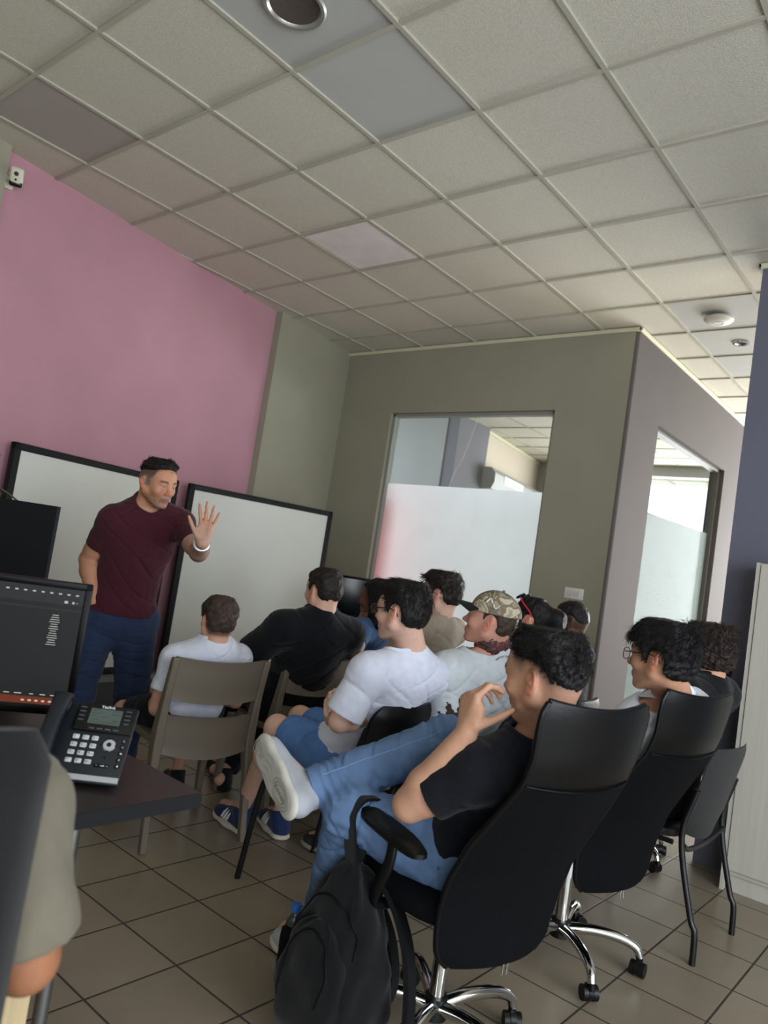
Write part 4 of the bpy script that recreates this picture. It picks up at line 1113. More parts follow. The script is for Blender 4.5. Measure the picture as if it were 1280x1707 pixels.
# ---- materials for people
M_SKIN = mat('skin', '#c99a80', rough=.52, spec=.35, var=.05, vscale=60, bump=.06, bscale=500, sub=.12, attr='tint')
def cloth(name, col, var=.05, bump=.30, bscale=420, rough=.9, sheen=.1): return mat(name, col, rough=rough, spec=.2, var=var, vscale=30, bump=bump, bscale=bscale, sheen=sheen)
def denim(name, col):
    m = mat(name, col, rough=.85, spec=.2, var=.16, vscale=11, bump=.3, bscale=520); return m
M_HAIR = {}
def hairmat(col):
    if col not in M_HAIR: M_HAIR[col] = mat('hair_'+col.strip('#'), col, rough=.55, spec=.3, var=.25, vscale=120, bump=.5, bscale=240)
    return M_HAIR[col]
M_EYE = mat('eye_white', '#b9b0a8', rough=.3); M_IRIS = mat('eye_iris', '#2c1a10', rough=.15); M_BROWM = mat('brow_hair', '#1d1511', rough=.8)

class Head:
    """head frame: o between the ears, f forward, l to the left ear, u up (all world)"""
    def __init__(s, o, az, pitch=0, roll=0, sc=1.0):
        a = math.radians(az); p = math.radians(pitch); r = math.radians(roll)
        f0 = V3(math.cos(a), math.sin(a), 0); l0 = V3(-math.sin(a), math.cos(a), 0); u0 = V3(0, 0, 1)
        f = f0*math.cos(p)+u0*math.sin(p); u = u0*math.cos(p)-f0*math.sin(p)
        s.l = l0*math.cos(r)+u*math.sin(r); s.u = u*math.cos(r)-l0*math.sin(r); s.f = f; s.o = np.asarray(o, float); s.s = sc
    def P(s, f, l, u): return s.o+(s.f*f+s.l*l+s.u*u)*s.s
    @property
    def ax(s): return np.array([s.f, s.l, s.u])
    def loc(s, P): return (np.asarray(P)-s.o)@s.ax.T/s.s

def head_sdf(F, H, jaw=1.0, nose=1.0, face=True):
    s = H.s; P = H.P; A = H.ax
    F.ell(P(-.014, 0, .030), V3(.095, .074, .084)*s, A, .02)
    F.ell(P(-.045, 0, .010), V3(.060, .066, .070)*s, A, .02)
    F.ell(P(.030, 0, -.012), V3(.060, .062, .090)*s, A, .03*s)
    F.ell(P(.040, 0, .040), V3(.048, .060, .050)*s, A, .03*s)
    for sg in (-1, 1):
        F.cone(P(-.005, sg*.053, -.045), P(.060, sg*.020*jaw, -.096), .020*s, .015*s, .025*s)
        F.cone(P(-.012, sg*.058, .0), P(-.005, sg*.054, -.048), .016*s, .018*s, .02*s)
        F.ell(P(.060, sg*.042, -.026), V3(.022, .020, .022)*s, A, .022*s)
    F.ell(P(.050, 0, -.062), V3(.038, .036, .042)*s, A, .02*s)
    F.ell(P(.070, 0, -.099), V3(.018, .021, .015)*s, A, .016*s)
    if face:
        F.cone(P(.082, -.034, .019), P(.082, .034, .019), .0115*s, .0115*s, .018*s)
        for sg in (-1, 1):
            F.ell(P(.097, sg*.031, .000), V3(.016, .017, .013)*s, A, .012*s, 'sub')
        F.cone(P(.086, 0, .012), P(.108*1, 0, -.028), .0085*s, .0105*s*nose, .014*s)
        F.ell(P(.110, 0, -.031), V3(.011, .011, .010)*s*nose, A, .008*s)
        for sg in (-1, 1):
            F.ell(P(.099, sg*.0125, -.035), V3(.0105, .0075, .0075)*s*nose, A, .006*s)
            F.ell(P(.103, sg*.0065, -.0425), V3(.005, .0035, .004)*s, A, .003*s, 'sub')
        F.ell(P(.0865, 0, -.0600), V3(.0105, .025, .0068)*s, A, .006*s)
        F.ell(P(.0855, 0, -.0715), V3(.0105, .021, .0072)*s, A, .006*s)
        F.cone(P(.0975, -.016, -.0655), P(.0975, .016, -.0655), .0022*s, .0022*s, .003*s, 'sub')
    for sg in (-1, 1):     # ears
        e = nrm(H.l*sg*.45-H.f*.9); side = nrm(H.l*sg*.9+H.f*.42); up = nrm(H.u*.96-H.f*.2)
        e = np.cross(up, side); up = np.cross(side, e)
        EA = np.array([e, side, up]); c = P(-.018, sg*.0795, -.004)
        F.ell(c, V3(.0185, .0075, .032)*s, EA, .008*s)
        F.cone(P(-.006, sg*.073, -.028), P(-.012, sg*.078, -.030), .008*s, .007*s, .008*s)
        F.ell(c+side*.008*s+e*(.0)*s+up*.004*s, V3(.011, .0065, .021)*s, EA, .004*s, 'sub')
        F.ell(c+side*.004*s+e*(-.004 if sg*0 else 0)*s+up*(-.004)*s, V3(.006, .006, .008)*s, EA, .003*s)

def skin_colour(H, tone, hair, stubble=0, fade=None, lips='#a8655a', brow=True, extra=None):
    t = np.array(tone[:3]); hc = np.array(lin(hair)[:3]); lc = np.array(lin(lips)[:3])*(t.mean()/.38)**.5
    def fn(P):
        q = H.loc(P); f, l, u = q[:, 0], q[:, 1], q[:, 2]
        C = np.tile(t, (len(P), 1)); inh = (np.abs(l) < .1) & (f > -.13) & (f < .13) & (u > -.13) & (u < .13)
        def mix(w, c): C[:] = C*(1-w[:, None])+np.asarray(c)*w[:, None]
        red = np.exp(-(((f-.11)/.02)**2+(l/.018)**2+((u+.032)/.014)**2))*.5+np.exp(-(((f-.07)/.03)**2+((np.abs(l)-.045)/.02)**2+((u+.03)/.025)**2))*.35
        ear = sstep(.072, .082, np.abs(l))*(f < .02)*(f > -.06)*(np.abs(u) < .05)*.55
        mix(np.clip((red+ear)*inh, 0, .6), t*np.array([1.12, .72, .66]))
        if stubble:
            w = sstep(-.035, -.062, u)*sstep(-.02, .01, f)*sstep(-.135, -.12, u)+np.exp(-(((f-.095)/.02)**2+((u+.05)/.007)**2+(l/.03)**2))*.8
            w *= .75+.25*np.sign(np.sin(P@V3(1900, 1300, 700))*np.sin(P@V3(-800, 1700, 1500)))
            mix(np.clip(w, 0, 1)*stubble*inh, hc*.9+t*.06)
        w = np.exp(-(((u+.0655)/.0095)**4+(l/.024)**4))*sstep(.078, .088, f)
        mix(w*.75*inh, lc)
        mix(np.exp(-((u+.0655)/.0018)**2-(l/.022)**4)*sstep(.08, .088, f)*.7*inh, lc*.25)
        if brow:
            ub = .0225+.004*np.sin(np.clip((np.abs(l)-.012)/.04, 0, 1)*2.6)
            w = np.exp(-((u-ub)/.0045)**4)*sstep(.010, .016, np.abs(l))*sstep(.056, .046, np.abs(l))*sstep(.05, .07, f)
            mix(w*.92*inh, hc*.7)
        if fade is not None: mix(np.clip(fade(f, np.abs(l), u), 0, 1)*inh, hc*.8+t*.05)
        if extra is not None: extra(P, C, mix, f, l, u)
        return C
    return fn

def eyes(H, parent, origin, lids):
    for sg in (-1, 1):
        c = H.P(.0775, sg*.031, .0005); mb = MB()
        M = frame(Vector(c-origin), Vector(H.f), Vector(H.l), Vector(H.u))
        mb.sph((0, 0, 0), .0122*H.s, 18, 12, M); ey = mb.build('eye', M_EYE, parent, 60)
        mb = MB(); mb.sph((.0062*H.s, 0, 0), (.0068*H.s, .0066*H.s, .0066*H.s), 14, 8, M); mb.build('iris', M_IRIS, ey, 60)
def eyelids(F, H):
    for sg in (-1, 1):
        c = H.P(.0775, sg*.031, .0005)
        up = nrm(H.u*.92+H.f*.38); ax = np.array([np.cross(H.l, up)*-1, H.l, up])
        F.ell(c+H.u*.0062*H.s+H.f*.001*H.s, V3(.0142, .0168, .0096)*H.s, H.ax, .003*H.s)
        F.ell(c-H.u*.0092*H.s-H.f*.001*H.s, V3(.0132, .016, .0062)*H.s, H.ax, .003*H.s)

def hair_obj(H, origin, parent, col, line, side=.012, top=.028, front=.0, seed=0, h=.0045, strands=1400, slen=.03, curl=0., sweep=(-.4, 0, -.6), fringe=None, label=None, extra=None, wid=.0016, rise=.35, name='hair', crown=.006, round_=.35, smin=-9, taper=.02, neck=False):
    """hair cap over the skull; line = [(forward, lowest height)]; thickness from side to top; then loose strands"""
    s = H.s; lo = H.o-.19*s; hi = H.o+.19*s; F = Field(lo, hi, h); A = H.ax
    F.ell(H.P(-.014, 0, .030), V3(.095, .074, .084)*s, A, 0)
    F.ell(H.P(-.045, 0, .010), V3(.060, .066, .070)*s, A, .02)
    F.ell(H.P(.030, 0, -.012), V3(.060, .062, .090)*s, A, .03*s)
    F.ell(H.P(.040, 0, .040), V3(.048, .060, .050)*s, A, .03*s)
    if neck: F.cone(H.P(-.035, 0, -.03), H.P(-.04, 0, -.12), .050*s, .052*s, .03)
    lf = [a for a, b in line]; lu = [b for a, b in line]
    I = np.argwhere(F.d < .085); P = F.lo+I*F.h
    q = H.loc(P); f, l, u = q[:, 0], np.abs(q[:, 1]), q[:, 2]
    hl = np.interp(f, lf, lu)+.02*sstep(.045, .07, l)*sstep(.03, .06, f)+.003*vnoise(P, 130, seed+3)
    T = side+(top-side)*sstep(.015, .10, u)+front*sstep(.0, .06, f)*sstep(.03, .08, u)*1.0+crown*np.exp(-((f+.03)/.065)**2)*sstep(.05, .11, u)
    T = T*(1-round_*sstep(.02, .085, f))*(1-round_*.7*sstep(-.055, -.11, f))
    T = T*s*sstep(-taper*.25, taper, u-hl)*sstep(-.004, .012, u-hl+.006)
    ear = np.sqrt(((f+.020)/.030)**2+((u+.004)/.038)**2)
    T = T*np.where(l > .060, sstep(.85, 1.25, ear), 1)
    dd = F.d[I[:, 0], I[:, 1], I[:, 2]]-T+.004
    amp = np.clip(T/.012, .15, 1)
    dd = dd+amp*(.0022*vnoise(P, 210, seed)+.0035*vnoise(P, 75, seed+1)+curl*.006*vnoise(P, 160, seed+2))
    F.d[:] = .25; F.d[I[:, 0], I[:, 1], I[:, 2]] = np.clip(dd, -.2, .2).astype(np.float32)
    if extra: extra(F)
    Pm, Q = F.mesh(); Pm = relax(Pm, Q, 1)
    # strands
    r = np.random.default_rng(seed+11)
    a = Pm[Q[:, 1]]-Pm[Q[:, 0]]; b = Pm[Q[:, 3]]-Pm[Q[:, 0]]; nn = np.cross(a, b); nn /= np.linalg.norm(nn, axis=1)[:, None]+1e-12
    cen = Pm[Q].mean(1); ql = H.loc(cen)
    out = (np.einsum('ij,ij->i', nn, cen-H.o) > 0)
    ok = np.where(out & (np.linalg.norm((ql-V3(-.014, 0, .03))/V3(.1, .08, .09), axis=1) > .93) & (ql[:, 2] > smin))[0]
    Vv = [Pm-origin]; Ff = [Q]; n0 = len(Pm)
    if len(ok) and strands:
        pick = r.choice(ok, strands); sv = []; sf = []
        crown = H.P(-.06, .0, .105)
        for i in pick:
            p = cen[i]; n = nn[i]; q = H.loc(p[None])[0]
            away = p-crown; away -= n*(away@n); away = away/(np.linalg.norm(away)+1e-9)
            sw = H.f*sweep[0]+H.l*sweep[1]+H.u*sweep[2]; sw = sw-n*(sw@n)
            tng = away*.6+sw*.8+r.normal(size=3)*.25
            if q[0] > .03 and q[2] > .04 and fringe is not None: tng = tng+(H.f*fringe[0]+H.l*fringe[1]+H.u*fringe[2])
            tng = nrm(tng-n*(tng@n)*.6)
            tk = min(1., max(.25, (q[2]+.07)/.13))
            L = slen*s*tk*r.uniform(.55, 1.15); d = nrm(tng+n*rise*r.uniform(.3, 1.3)*tk); w = wid*r.uniform(.6, 1.2)
            pts = [p-n*.002]; cvec = nrm(np.cross(n, tng))
            for kk in range(1, 5):
                t = kk/4; dd_ = nrm(d-n*.9*t*rise-H.u*.25*t+cvec*curl*math.sin(kk*1.9+i)*1.1)
                pts.append(pts[-1]+dd_*L/4)
            wv = nrm(np.cross(tng, n)); b0 = n0+len(sv)
            for kk, pp in enumerate(pts):
                ww = w*(1-kk/4)**.7+.00015
                sv += [pp-wv*ww-origin, pp+n*ww*.5-origin, pp+wv*ww-origin]
            for kk in range(4):
                o = b0+kk*3
                for x, y in ((0, 1), (1, 2), (2, 0)): sf.append((o+x, o+y, o+3+y, o+3+x))
        Vv.append(np.array(sv)); Ff.append(np.array(sf))
    me = np_mesh(name, np.concatenate(Vv), np.concatenate(Ff))
    o = link(name, me, hairmat(col), parent, smooth=True)
    if label: o['label'] = label
    return o

# ---- hands
FING = {'index': (.092, .022, (.043, .026, .022), .0088), 'middle': (.095, .002, (.047, .030, .023), .009), 'ring': (.090, -.017, (.043, .028, .022), .0086), 'little': (.081, -.034, (.034, .021, .020), .0076)}
def hand_sdf(F, w, d, n, thumb, curls, sc=1.0, spread=0.06, tcurl=(.5, .3, .2), tdir=None, k=.004):
    """w wrist, d towards the knuckles, n out of the palm, thumb: unit vector to the thumb side; curls: per finger three bends (rad)"""
    d = nrm(d); n = nrm(np.asarray(n)-d*(np.asarray(n)@d)); t = nrm(np.asarray(thumb)-d*(np.asarray(thumb)@d)-n*(np.asarray(thumb)@n))
    kn = {}
    for i, (nm, (a, b, ph, r)) in enumerate(FING.items()):
        kn[nm] = w+(d*a+t*b)*sc
        F.elcone(w+d*.012*sc+t*b*.45*sc, kn[nm], .0155*sc, .0115*sc, t, 1.0, .014*sc)
    F.ell(w+(d*.045+t*.022+n*.008)*sc, V3(.034, .018, .016)*sc, np.array([nrm(d+t*.45), nrm(t-d*.45), n]), .012*sc)
    F.ell(w+(d*.050-t*.022+n*.006)*sc, V3(.036, .014, .014)*sc, np.array([d, t, n]), .012*sc)
    for i, (nm, (a, b, ph, r)) in enumerate(FING.items()):
        p = kn[nm]; ang = 0; sp = (1.5-i)*spread; dd = nrm(d*math.cos(sp)+t*math.sin(sp))
        for j in range(3):
            ang += curls[i][j]
            v = dd*math.cos(ang)+n*math.sin(ang); q = p+v*ph[j]*sc
            F.cone(p, q, r*sc*(1.03-.09*j), r*sc*(.94-.10*j), k if j == 0 else .003)
            F.ell(p, V3(1, 1, 1)*r*sc*(1.06-.08*j), None, .004); p = q
    b0 = w+(d*.022+t*.026+n*.006)*sc
    if tdir is None: tdir = nrm(d*.62+t*.72+n*.25)
    p = b0; ang = 0; v = nrm(tdir); ax = nrm(d*.8-t*.35+n*.75)
    for j, (ln, ra, rb) in enumerate(((.044, .0135, .0105), (.034, .0102, .0094), (.027, .0094, .0072))):
        v = nrm(v+ax*tcurl[j]); q = p+v*ln*sc; F.cone(p, q, ra*sc, rb*sc, .010*sc if j == 0 else .004); p = q
    return kn
REL = [(.30, .35, .25), (.34, .4, .28), (.38, .42, .3), (.42, .42, .3)]
# ------------------------------------------------------------------ PEOPLE: figures
_R, _D, _Fw, _C = [np.array(v) for v in (RIGHT, DOWN, FWD, CAMP)]
def at(x, y, d): return _C+(_R*(x-640)/1239.59+_D*(y-853.5)/1239.59+_Fw)*d
def hv(az): a = math.radians(az); return V3(math.cos(a), math.sin(a), 0)
UP = V3(0, 0, 1)
SKIN_L, SKIN_M, SKIN_T, SKIN_D = [lin(c) for c in ('#d9ab96', '#c6977d', '#b98466', '#5f3d2c')]

def ik(a, b, l1, l2, pole):
    """middle joint of a two-bone chain"""
    a, b = np.asarray(a), np.asarray(b); d = b-a; L = np.linalg.norm(d); L2 = min(L, (l1+l2)*.999); u = d/L
    x = (l1*l1-l2*l2+L2*L2)/(2*L2); y = math.sqrt(max(0, l1*l1-x*x)); p = np.asarray(pole, float); p = p-u*(p@u)
    return a+u*x*(L/L2)+nrm(p)*y

def sit(hp, head_az, az, sc=1.0, pitch=0, roll=0, seat=.455, drop=.125, shw=.185, hipw=.095, hipz=None, splay=.06, N=None, P=None):
    J = {}; H = Head(hp, head_az, pitch, roll, sc); J['H'] = H; F = hv(az); L = V3(-F[1], F[0], 0); J['F'], J['L'] = F, L
    n = hp-F*.03*sc-UP*drop*sc if N is None else np.asarray(N, float)
    J['N'] = n; pz = seat+.095*sc if hipz is None else hipz; T = .50*sc
    c = min(1, (n[2]-pz)/T); s_ = math.sqrt(max(0, 1-c*c))
    J['P'] = V3(n[0]+F[0]*s_*T, n[1]+F[1]*s_*T, pz)
    if P is not None: J['P'] = np.asarray(P, float); pz = J['P'][2]; print('torso', np.round(n, 2), np.round(J['P'], 2), 'len %.3f' % np.linalg.norm(n-J['P']))
    up = nrm(n-J['P']); J['up'] = up
    for k, sg in (('l', 1), ('r', -1)):
        J['s'+k] = n-up*.065*sc+L*sg*shw*sc+F*.015
        J['h'+k] = J['P']+L*sg*hipw*sc
        J['k'+k] = J['h'+k]+F*.43*sc+L*sg*splay+UP*(max(0, .50*sc-pz)*.6)
        J['a'+k] = V3(J['k'+k][0]+F[0]*.02, J['k'+k][1]+F[1]*.02, .095)
        J['t'+k] = nrm(F+L*sg*.12)
        J['w'+k] = J['h'+k]+F*.30*sc+UP*.10+L*sg*.0
        J['e'+k] = None; J['pole'+k] = L*sg*.8-F*.7-UP*.5
        J['hand'+k] = None
    J['sc'] = sc
    return J

def person(J, label, tone, hair, tee=None, bottom=None, shoe=None, h=.006, build=1.0, colour=None, hand=None, head_kw=None, shirt_kw=None, legs=True, group=None, face=True, foot_skin=False, arms=True):
    sc = J['sc']; H = J['H']; base = V3(J['P'][0], J['P'][1], 0)
    root = empty('person', base, 0, label, 'person', group)
    B = build*sc
    for k in 'lr':
        if J['e'+k] is None: J['e'+k] = ik(J['s'+k], J['w'+k], .285*sc, .255*sc, J['pole'+k])
    pts = [J[a+b] for a in 'sewhka' for b in 'lr']+[H.o, J['P']]
    lo = np.min(pts, 0)-.21; hi = np.max(pts, 0)+.21; lo[2] = max(lo[2], -.002)
    Fd = Field(lo, hi, h); up, L, F = J['up'], J['L'], J['F']
    N, P = J['N'], J['P']; fw = nrm(np.cross(L, up)*1); 
    if fw@F < 0: fw = -fw
    TA = np.array([fw, L, up]); J['TA'] = TA
    shl = nrm(J['sl']-J['sr']); SA = np.array([nrm(np.cross(shl, up)), shl, nrm(np.cross(np.cross(shl, up), shl)*-1)])
    if SA[0]@fw < 0: SA[0] = -SA[0]
    TL = np.linalg.norm(N-P); cm = (J['sl']+J['sr'])/2
    def torso(Fx, e, kk=.05, shr=.056):
        ch = cm*.42+P*.12+(N*.46) - up*.125*sc
        ch = P+up*(TL*.66)+ (cm-N-( (cm-N)@up)*up)*.6
        Fx.ell(ch, V3(.100*B+e, .158*B+e, .185*sc+e), SA, kk)
        Fx.ell(P+up*TL*.34, V3(.095*B+e, .140*B+e, .19*sc+e), TA, kk)
        Fx.ell(P+up*.02, V3(.105*B+e, .160*B+e, .115*sc+e), TA, kk)
        Fx.cone(J['sl'], J['sr'], shr*B+e, shr*B+e, kk)
        for k in 'lr': Fx.cone(N-up*.012*sc, J['s'+k]+up*.004, .050*B+e*.8, .046*B+e, .04)
    torso(Fd, -.006)
    Fd.cone(H.P(-.022, 0, -.045), N+fw*.012*sc-up*.02*sc, .053*B, .058*B, .025)
    Fd.cone(H.P(-.04, 0, -.03), N-up*.0*sc, .047*B, .055*B, .025)
    def arm(Fx, k, e=0, to=1.0, kk=.03):
        s, el, w = J['s'+k], J['e'+k], J['w'+k]
        Fx.ell(s, V3(.056, .056, .056)*B+e, None, kk)
        Fx.cone(s, el, .050*B+e, .0395*B+e, kk)
        Fx.cone(s*.45+el*.55, s*.25+el*.75, .047*B+e, .044*B+e, kk)
        m = el*.72+w*.28
        Fx.cone(el, m, .0395*B+e, .043*B+e, .02); Fx.cone(m, w, .043*B+e, .0275*B+e, .02)
    if arms:
        for k in 'lr': arm(Fd, k)
    for k in 'lr':
        hd = J['hand'+k]
        if hd is None:
            d = nrm(J['w'+k]-J['e'+k]); sd = J['L']*(1 if k == 'l' else -1)
            hd = dict(d=d, n=-UP, thumb=-sd, curls=REL)
        if hd != 0 and arms: hand_sdf(Fd, J['w'+k], sc=sc*hd.get('sc', 1), **{a: b for a, b in hd.items() if a != 'sc'})
    if legs:
        for k in 'lr':
            hp, kn, an = J['h'+k], J['k'+k], J['a'+k]
            Fd.cone(hp, kn, .080*B, .052*B, .04); c = kn*.68+an*.32; back = nrm(np.cross(kn-an, np.cross(hp-kn, kn-an)))
            Fd.cone(kn, c, .050*B, .050*B, .03); Fd.cone(c, an, .050*B, .034*B, .02)
            if (hp-kn)@back > 0: Fd.ell(kn*.72+an*.28+back*.016, V3(.044, .044, .085)*B, np.array([back, np.cross(back, nrm(kn-an)), nrm(kn-an)]), .03)
            u_ = J.get('footup'+k, nrm(kn-an)); Fd.cone(an, an+J['t'+k]*.15*sc-u_*.045*sc, .034*B, .026*B, .02); Fd.cone(an, an-u_*.045*sc-J['t'+k]*.03, .034*B, .03*B, .02)
    hk = head_kw or {}
    head_sdf(Fd, H, face=face, **hk)
    if face: eyelids(Fd, H)
    colour = colour or {}
    body = field_obj('body', Fd, M_SKIN, root, base, 1, skin_colour(H, tone, hair, **colour))
    if face: eyes(H, root, base, tone)
    # upper garment
    if tee:
        kw = dict(e=.013, sleeve=.62, hem=-.10, neck=.012, fold=.0036, loose=.012, collar=True, name='t_shirt', long=False, seed=1, neckdrop=0.0, sl_flare=.010); kw.update(shirt_kw or {})
        Fs = Field(lo-.03, hi+.03, h); e = kw['e']
        torso(Fs, e, .055, .058)
        Fs.ell(P+up*.02+fw*.01, V3(.112*B+e, .168*B+e, .14*sc+e), TA, .05)
        for k in 'lr':
            s, el, w = J['s'+k], J['e'+k], J['w'+k]
            if kw['long']:
                Fs.cone(s, el, .058*B+e, .052*B+e, .035); Fs.cone(el, el+(w-el)*.96, .050*B+e, .038*B+e, .02)
            else:
                q = s+(el-s)*kw['sleeve']; rs, re = .055*B+e*.8, .044*B+e*.7+kw['sl_flare']
                Fs.sleeve(s, q, rs, re, .03)
        fo = kw['fold']; sd = kw['seed']
        op = [] if kw['long'] else [(J['s'+k]+(J['e'+k]-J['s'+k])*kw['sleeve'], nrm(J['e'+k]-J['s'+k])) for k in 'lr']
        def folds(Pp):
            q = (Pp-P)@TA.T
            v = fo*(.45*vnoise(q*V3(1, 1, .7), 26, sd)+.25*vnoise(q*V3(1.2, 1, 1.7), 58, sd+1)-.35+1.5*folds_along(q, ((.3, .75, 1), (.2, -.7, 1)), .105, sd+2)+.5*folds_along(q, ((-.4, .3, 1), (.5, -.2, .8)), .062, sd+3))
            for c, d in op:
                r_ = Pp-c; t = r_@d; v *= 1-.85*np.exp(-(t/.03)**2)*(np.linalg.norm(r_, axis=1) < .13)
            return v*(1-.7*np.exp(-(((Pp-P)@up-kw['hem'])/.02)**2))
        Fs.warp(folds)
        if not kw['long']:
            for k in 'lr':
                s, el = J['s'+k], J['e'+k]; d = nrm(el-s); q = s+(el-s)*kw['sleeve']; re = .044*B+e*.7+kw['sl_flare']
                Fs.sleeve(q-d*.035, q+d*.02, re-.012, re-.0075, .003, 'sub')
        hemp = P+up*kw['hem']
        if kw.get('hemcut', True): Fs.cut(hemp, -up, .006)
        # neck opening
        nd = nrm(H.P(-.03, 0, -.05)-N); na = N-up*.055*sc+fw*(.02+kw['neckdrop'])*sc
        r0, r1 = .056*B+kw['neck'], .075*B+kw['neck']; ca = nrm(np.cross(nd, L)); cb = np.cross(nd, ca); ring = []
        for t in np.linspace(0, 2*PI, 49):
            dv = ca*math.cos(t)+cb*math.sin(t); z_ = .20
            while z_ > -.02 and Fs.at(na+nd*z_+dv*(r0+(r1-r0)*(z_-.02)/.23)) > 0: z_ -= .003
            ring.append((z_, dv))
        zz = np.array([a for a, b in ring]); zz[-1] = zz[0]
        for _ in range(3): zz = (np.roll(zz[:-1], 1)+zz[:-1]*2+np.roll(zz[:-1], -1))/4; zz = np.append(zz, zz[0])
        Fs.cone(na+nd*.02, na+nd*.25, r0, r1, .006, 'sub')
        M = tee if not isinstance(tee, str) else cloth('cloth_'+tee.strip('#'), tee)
        sh = field_obj(kw['name'], Fs, M, root, base, 2)
        if kw['collar']:
            mb = MB(); mb.tube([na+nd*(z_+.001)+dv*(r0+(r1-r0)*(z_-.02)/.23+.001)-base for z_, (q_, dv) in zip(zz, ring)], .0062, 8, cap=False, flat=1.5)
            mb.build('collar', M, sh, 60)
        J['shirt'] = sh
    # lower garment
    if bottom:
        bk = dict(colour='#2b3345', short=None, fold=.005, seed=5, hem=.02, e=.014, name='trousers', mat=None, hem_r=None, cuff=.8); bk.update(bottom)
        Ft = Field(lo-.03, hi+.03, h); e = bk['e']
        Ft.ell(P+up*.015, V3(.112*B+e*.6, .168*B+e*.6, .125*sc), TA, .05)
        for k in 'lr':
            hp, kn, an = J['h'+k], J['k'+k], J['a'+k]
            if bk['short'] is not None:
                q = hp+(kn-hp)*bk['short']; Ft.sleeve(hp, q, .088*B+e, .062*B+e, .045)
            else:
                Ft.cone(hp, kn, .086*B+e, .056*B+e, .045); q = an+nrm(kn-an)*bk['hem']; Ft.sleeve(kn, q, .056*B+e, (bk['hem_r'] or (.044*B+e)), .03)
        sd, fo = bk['seed'], bk['fold']
        segs = [(J['h'+k], J['k'+k]) for k in 'lr']+[(J['k'+k], J['a'+k]) for k in 'lr']
        def folds2(Pp):
            v = fo*(.5*vnoise(Pp, 26, sd)+.3*vnoise(Pp, 56, sd+1)-.35)
            for k in 'lr':
                hp, kn, an = J['h'+k], J['k'+k], J['a'+k]
                for a_, b_, am in ((hp, kn, 1), (kn, an, 1)):
                    ax = nrm(b_-a_); ln = np.linalg.norm(b_-a_); rel = Pp-a_; t = rel@ax; rad = np.linalg.norm(rel-t[:, None]*ax, axis=1)
                    m = sstep(.14, .10, rad)*sstep(-.04, .03, t)*sstep(ln+.04, ln-.03, t); sdv = nrm(np.cross(ax, V3(.3, .5, .8)))
                    v += m*fo*(1.2*folds_along(Pp, (ax+sdv*.6, ax-sdv*.5), .085, sd+3)+.35*folds_along(Pp, (ax+sdv*.6,), .075, sd+9))
                if bk['short'] is None:
                    ax = nrm(an-kn); ln = np.linalg.norm(an-kn); rel = Pp-kn; t = rel@ax; rad = np.linalg.norm(rel-t[:, None]*ax, axis=1); m = (rad < .12)
                    v += (np.exp(-((t-ln*.84)/.06)**2)+np.exp(-(t/.06)**2)*.6)*m*fo*bk['cuff']*np.sin((t+.03*vnoise(Pp, 14, sd+5))*2*PI/.042)
                    c, d = an-ax*bk['hem'], ax
                else: d = nrm(kn-hp); c = hp+(kn-hp)*bk['short']
                r_ = Pp-c; t = r_@d; v *= 1-.9*np.exp(-(t/.028)**2)*(np.linalg.norm(r_, axis=1) < .13)
            return v
        Ft.warp(folds2)
        for k in 'lr':
            hp, kn, an = J['h'+k], J['k'+k], J['a'+k]
            if bk['short'] is not None: d = nrm(kn-hp); q = hp+(kn-hp)*bk['short']; rr = .062*B+e
            else: d = nrm(an-kn); q = an-d*bk['hem']; rr = bk['hem_r'] or (.044*B+e)
            Ft.sleeve(q-d*.03, q+d*.02, rr-.012, rr-.0075, .003, 'sub')
        J['pants'] = field_obj(bk['name'], Ft, bk['mat'] or cloth('cloth_'+bk['colour'].strip('#'), bk['colour'], bump=.3), root, base, 2)
    if shoe:
        for k in 'lr': make_shoe(J, k, shoe, root, base)
    return root, J

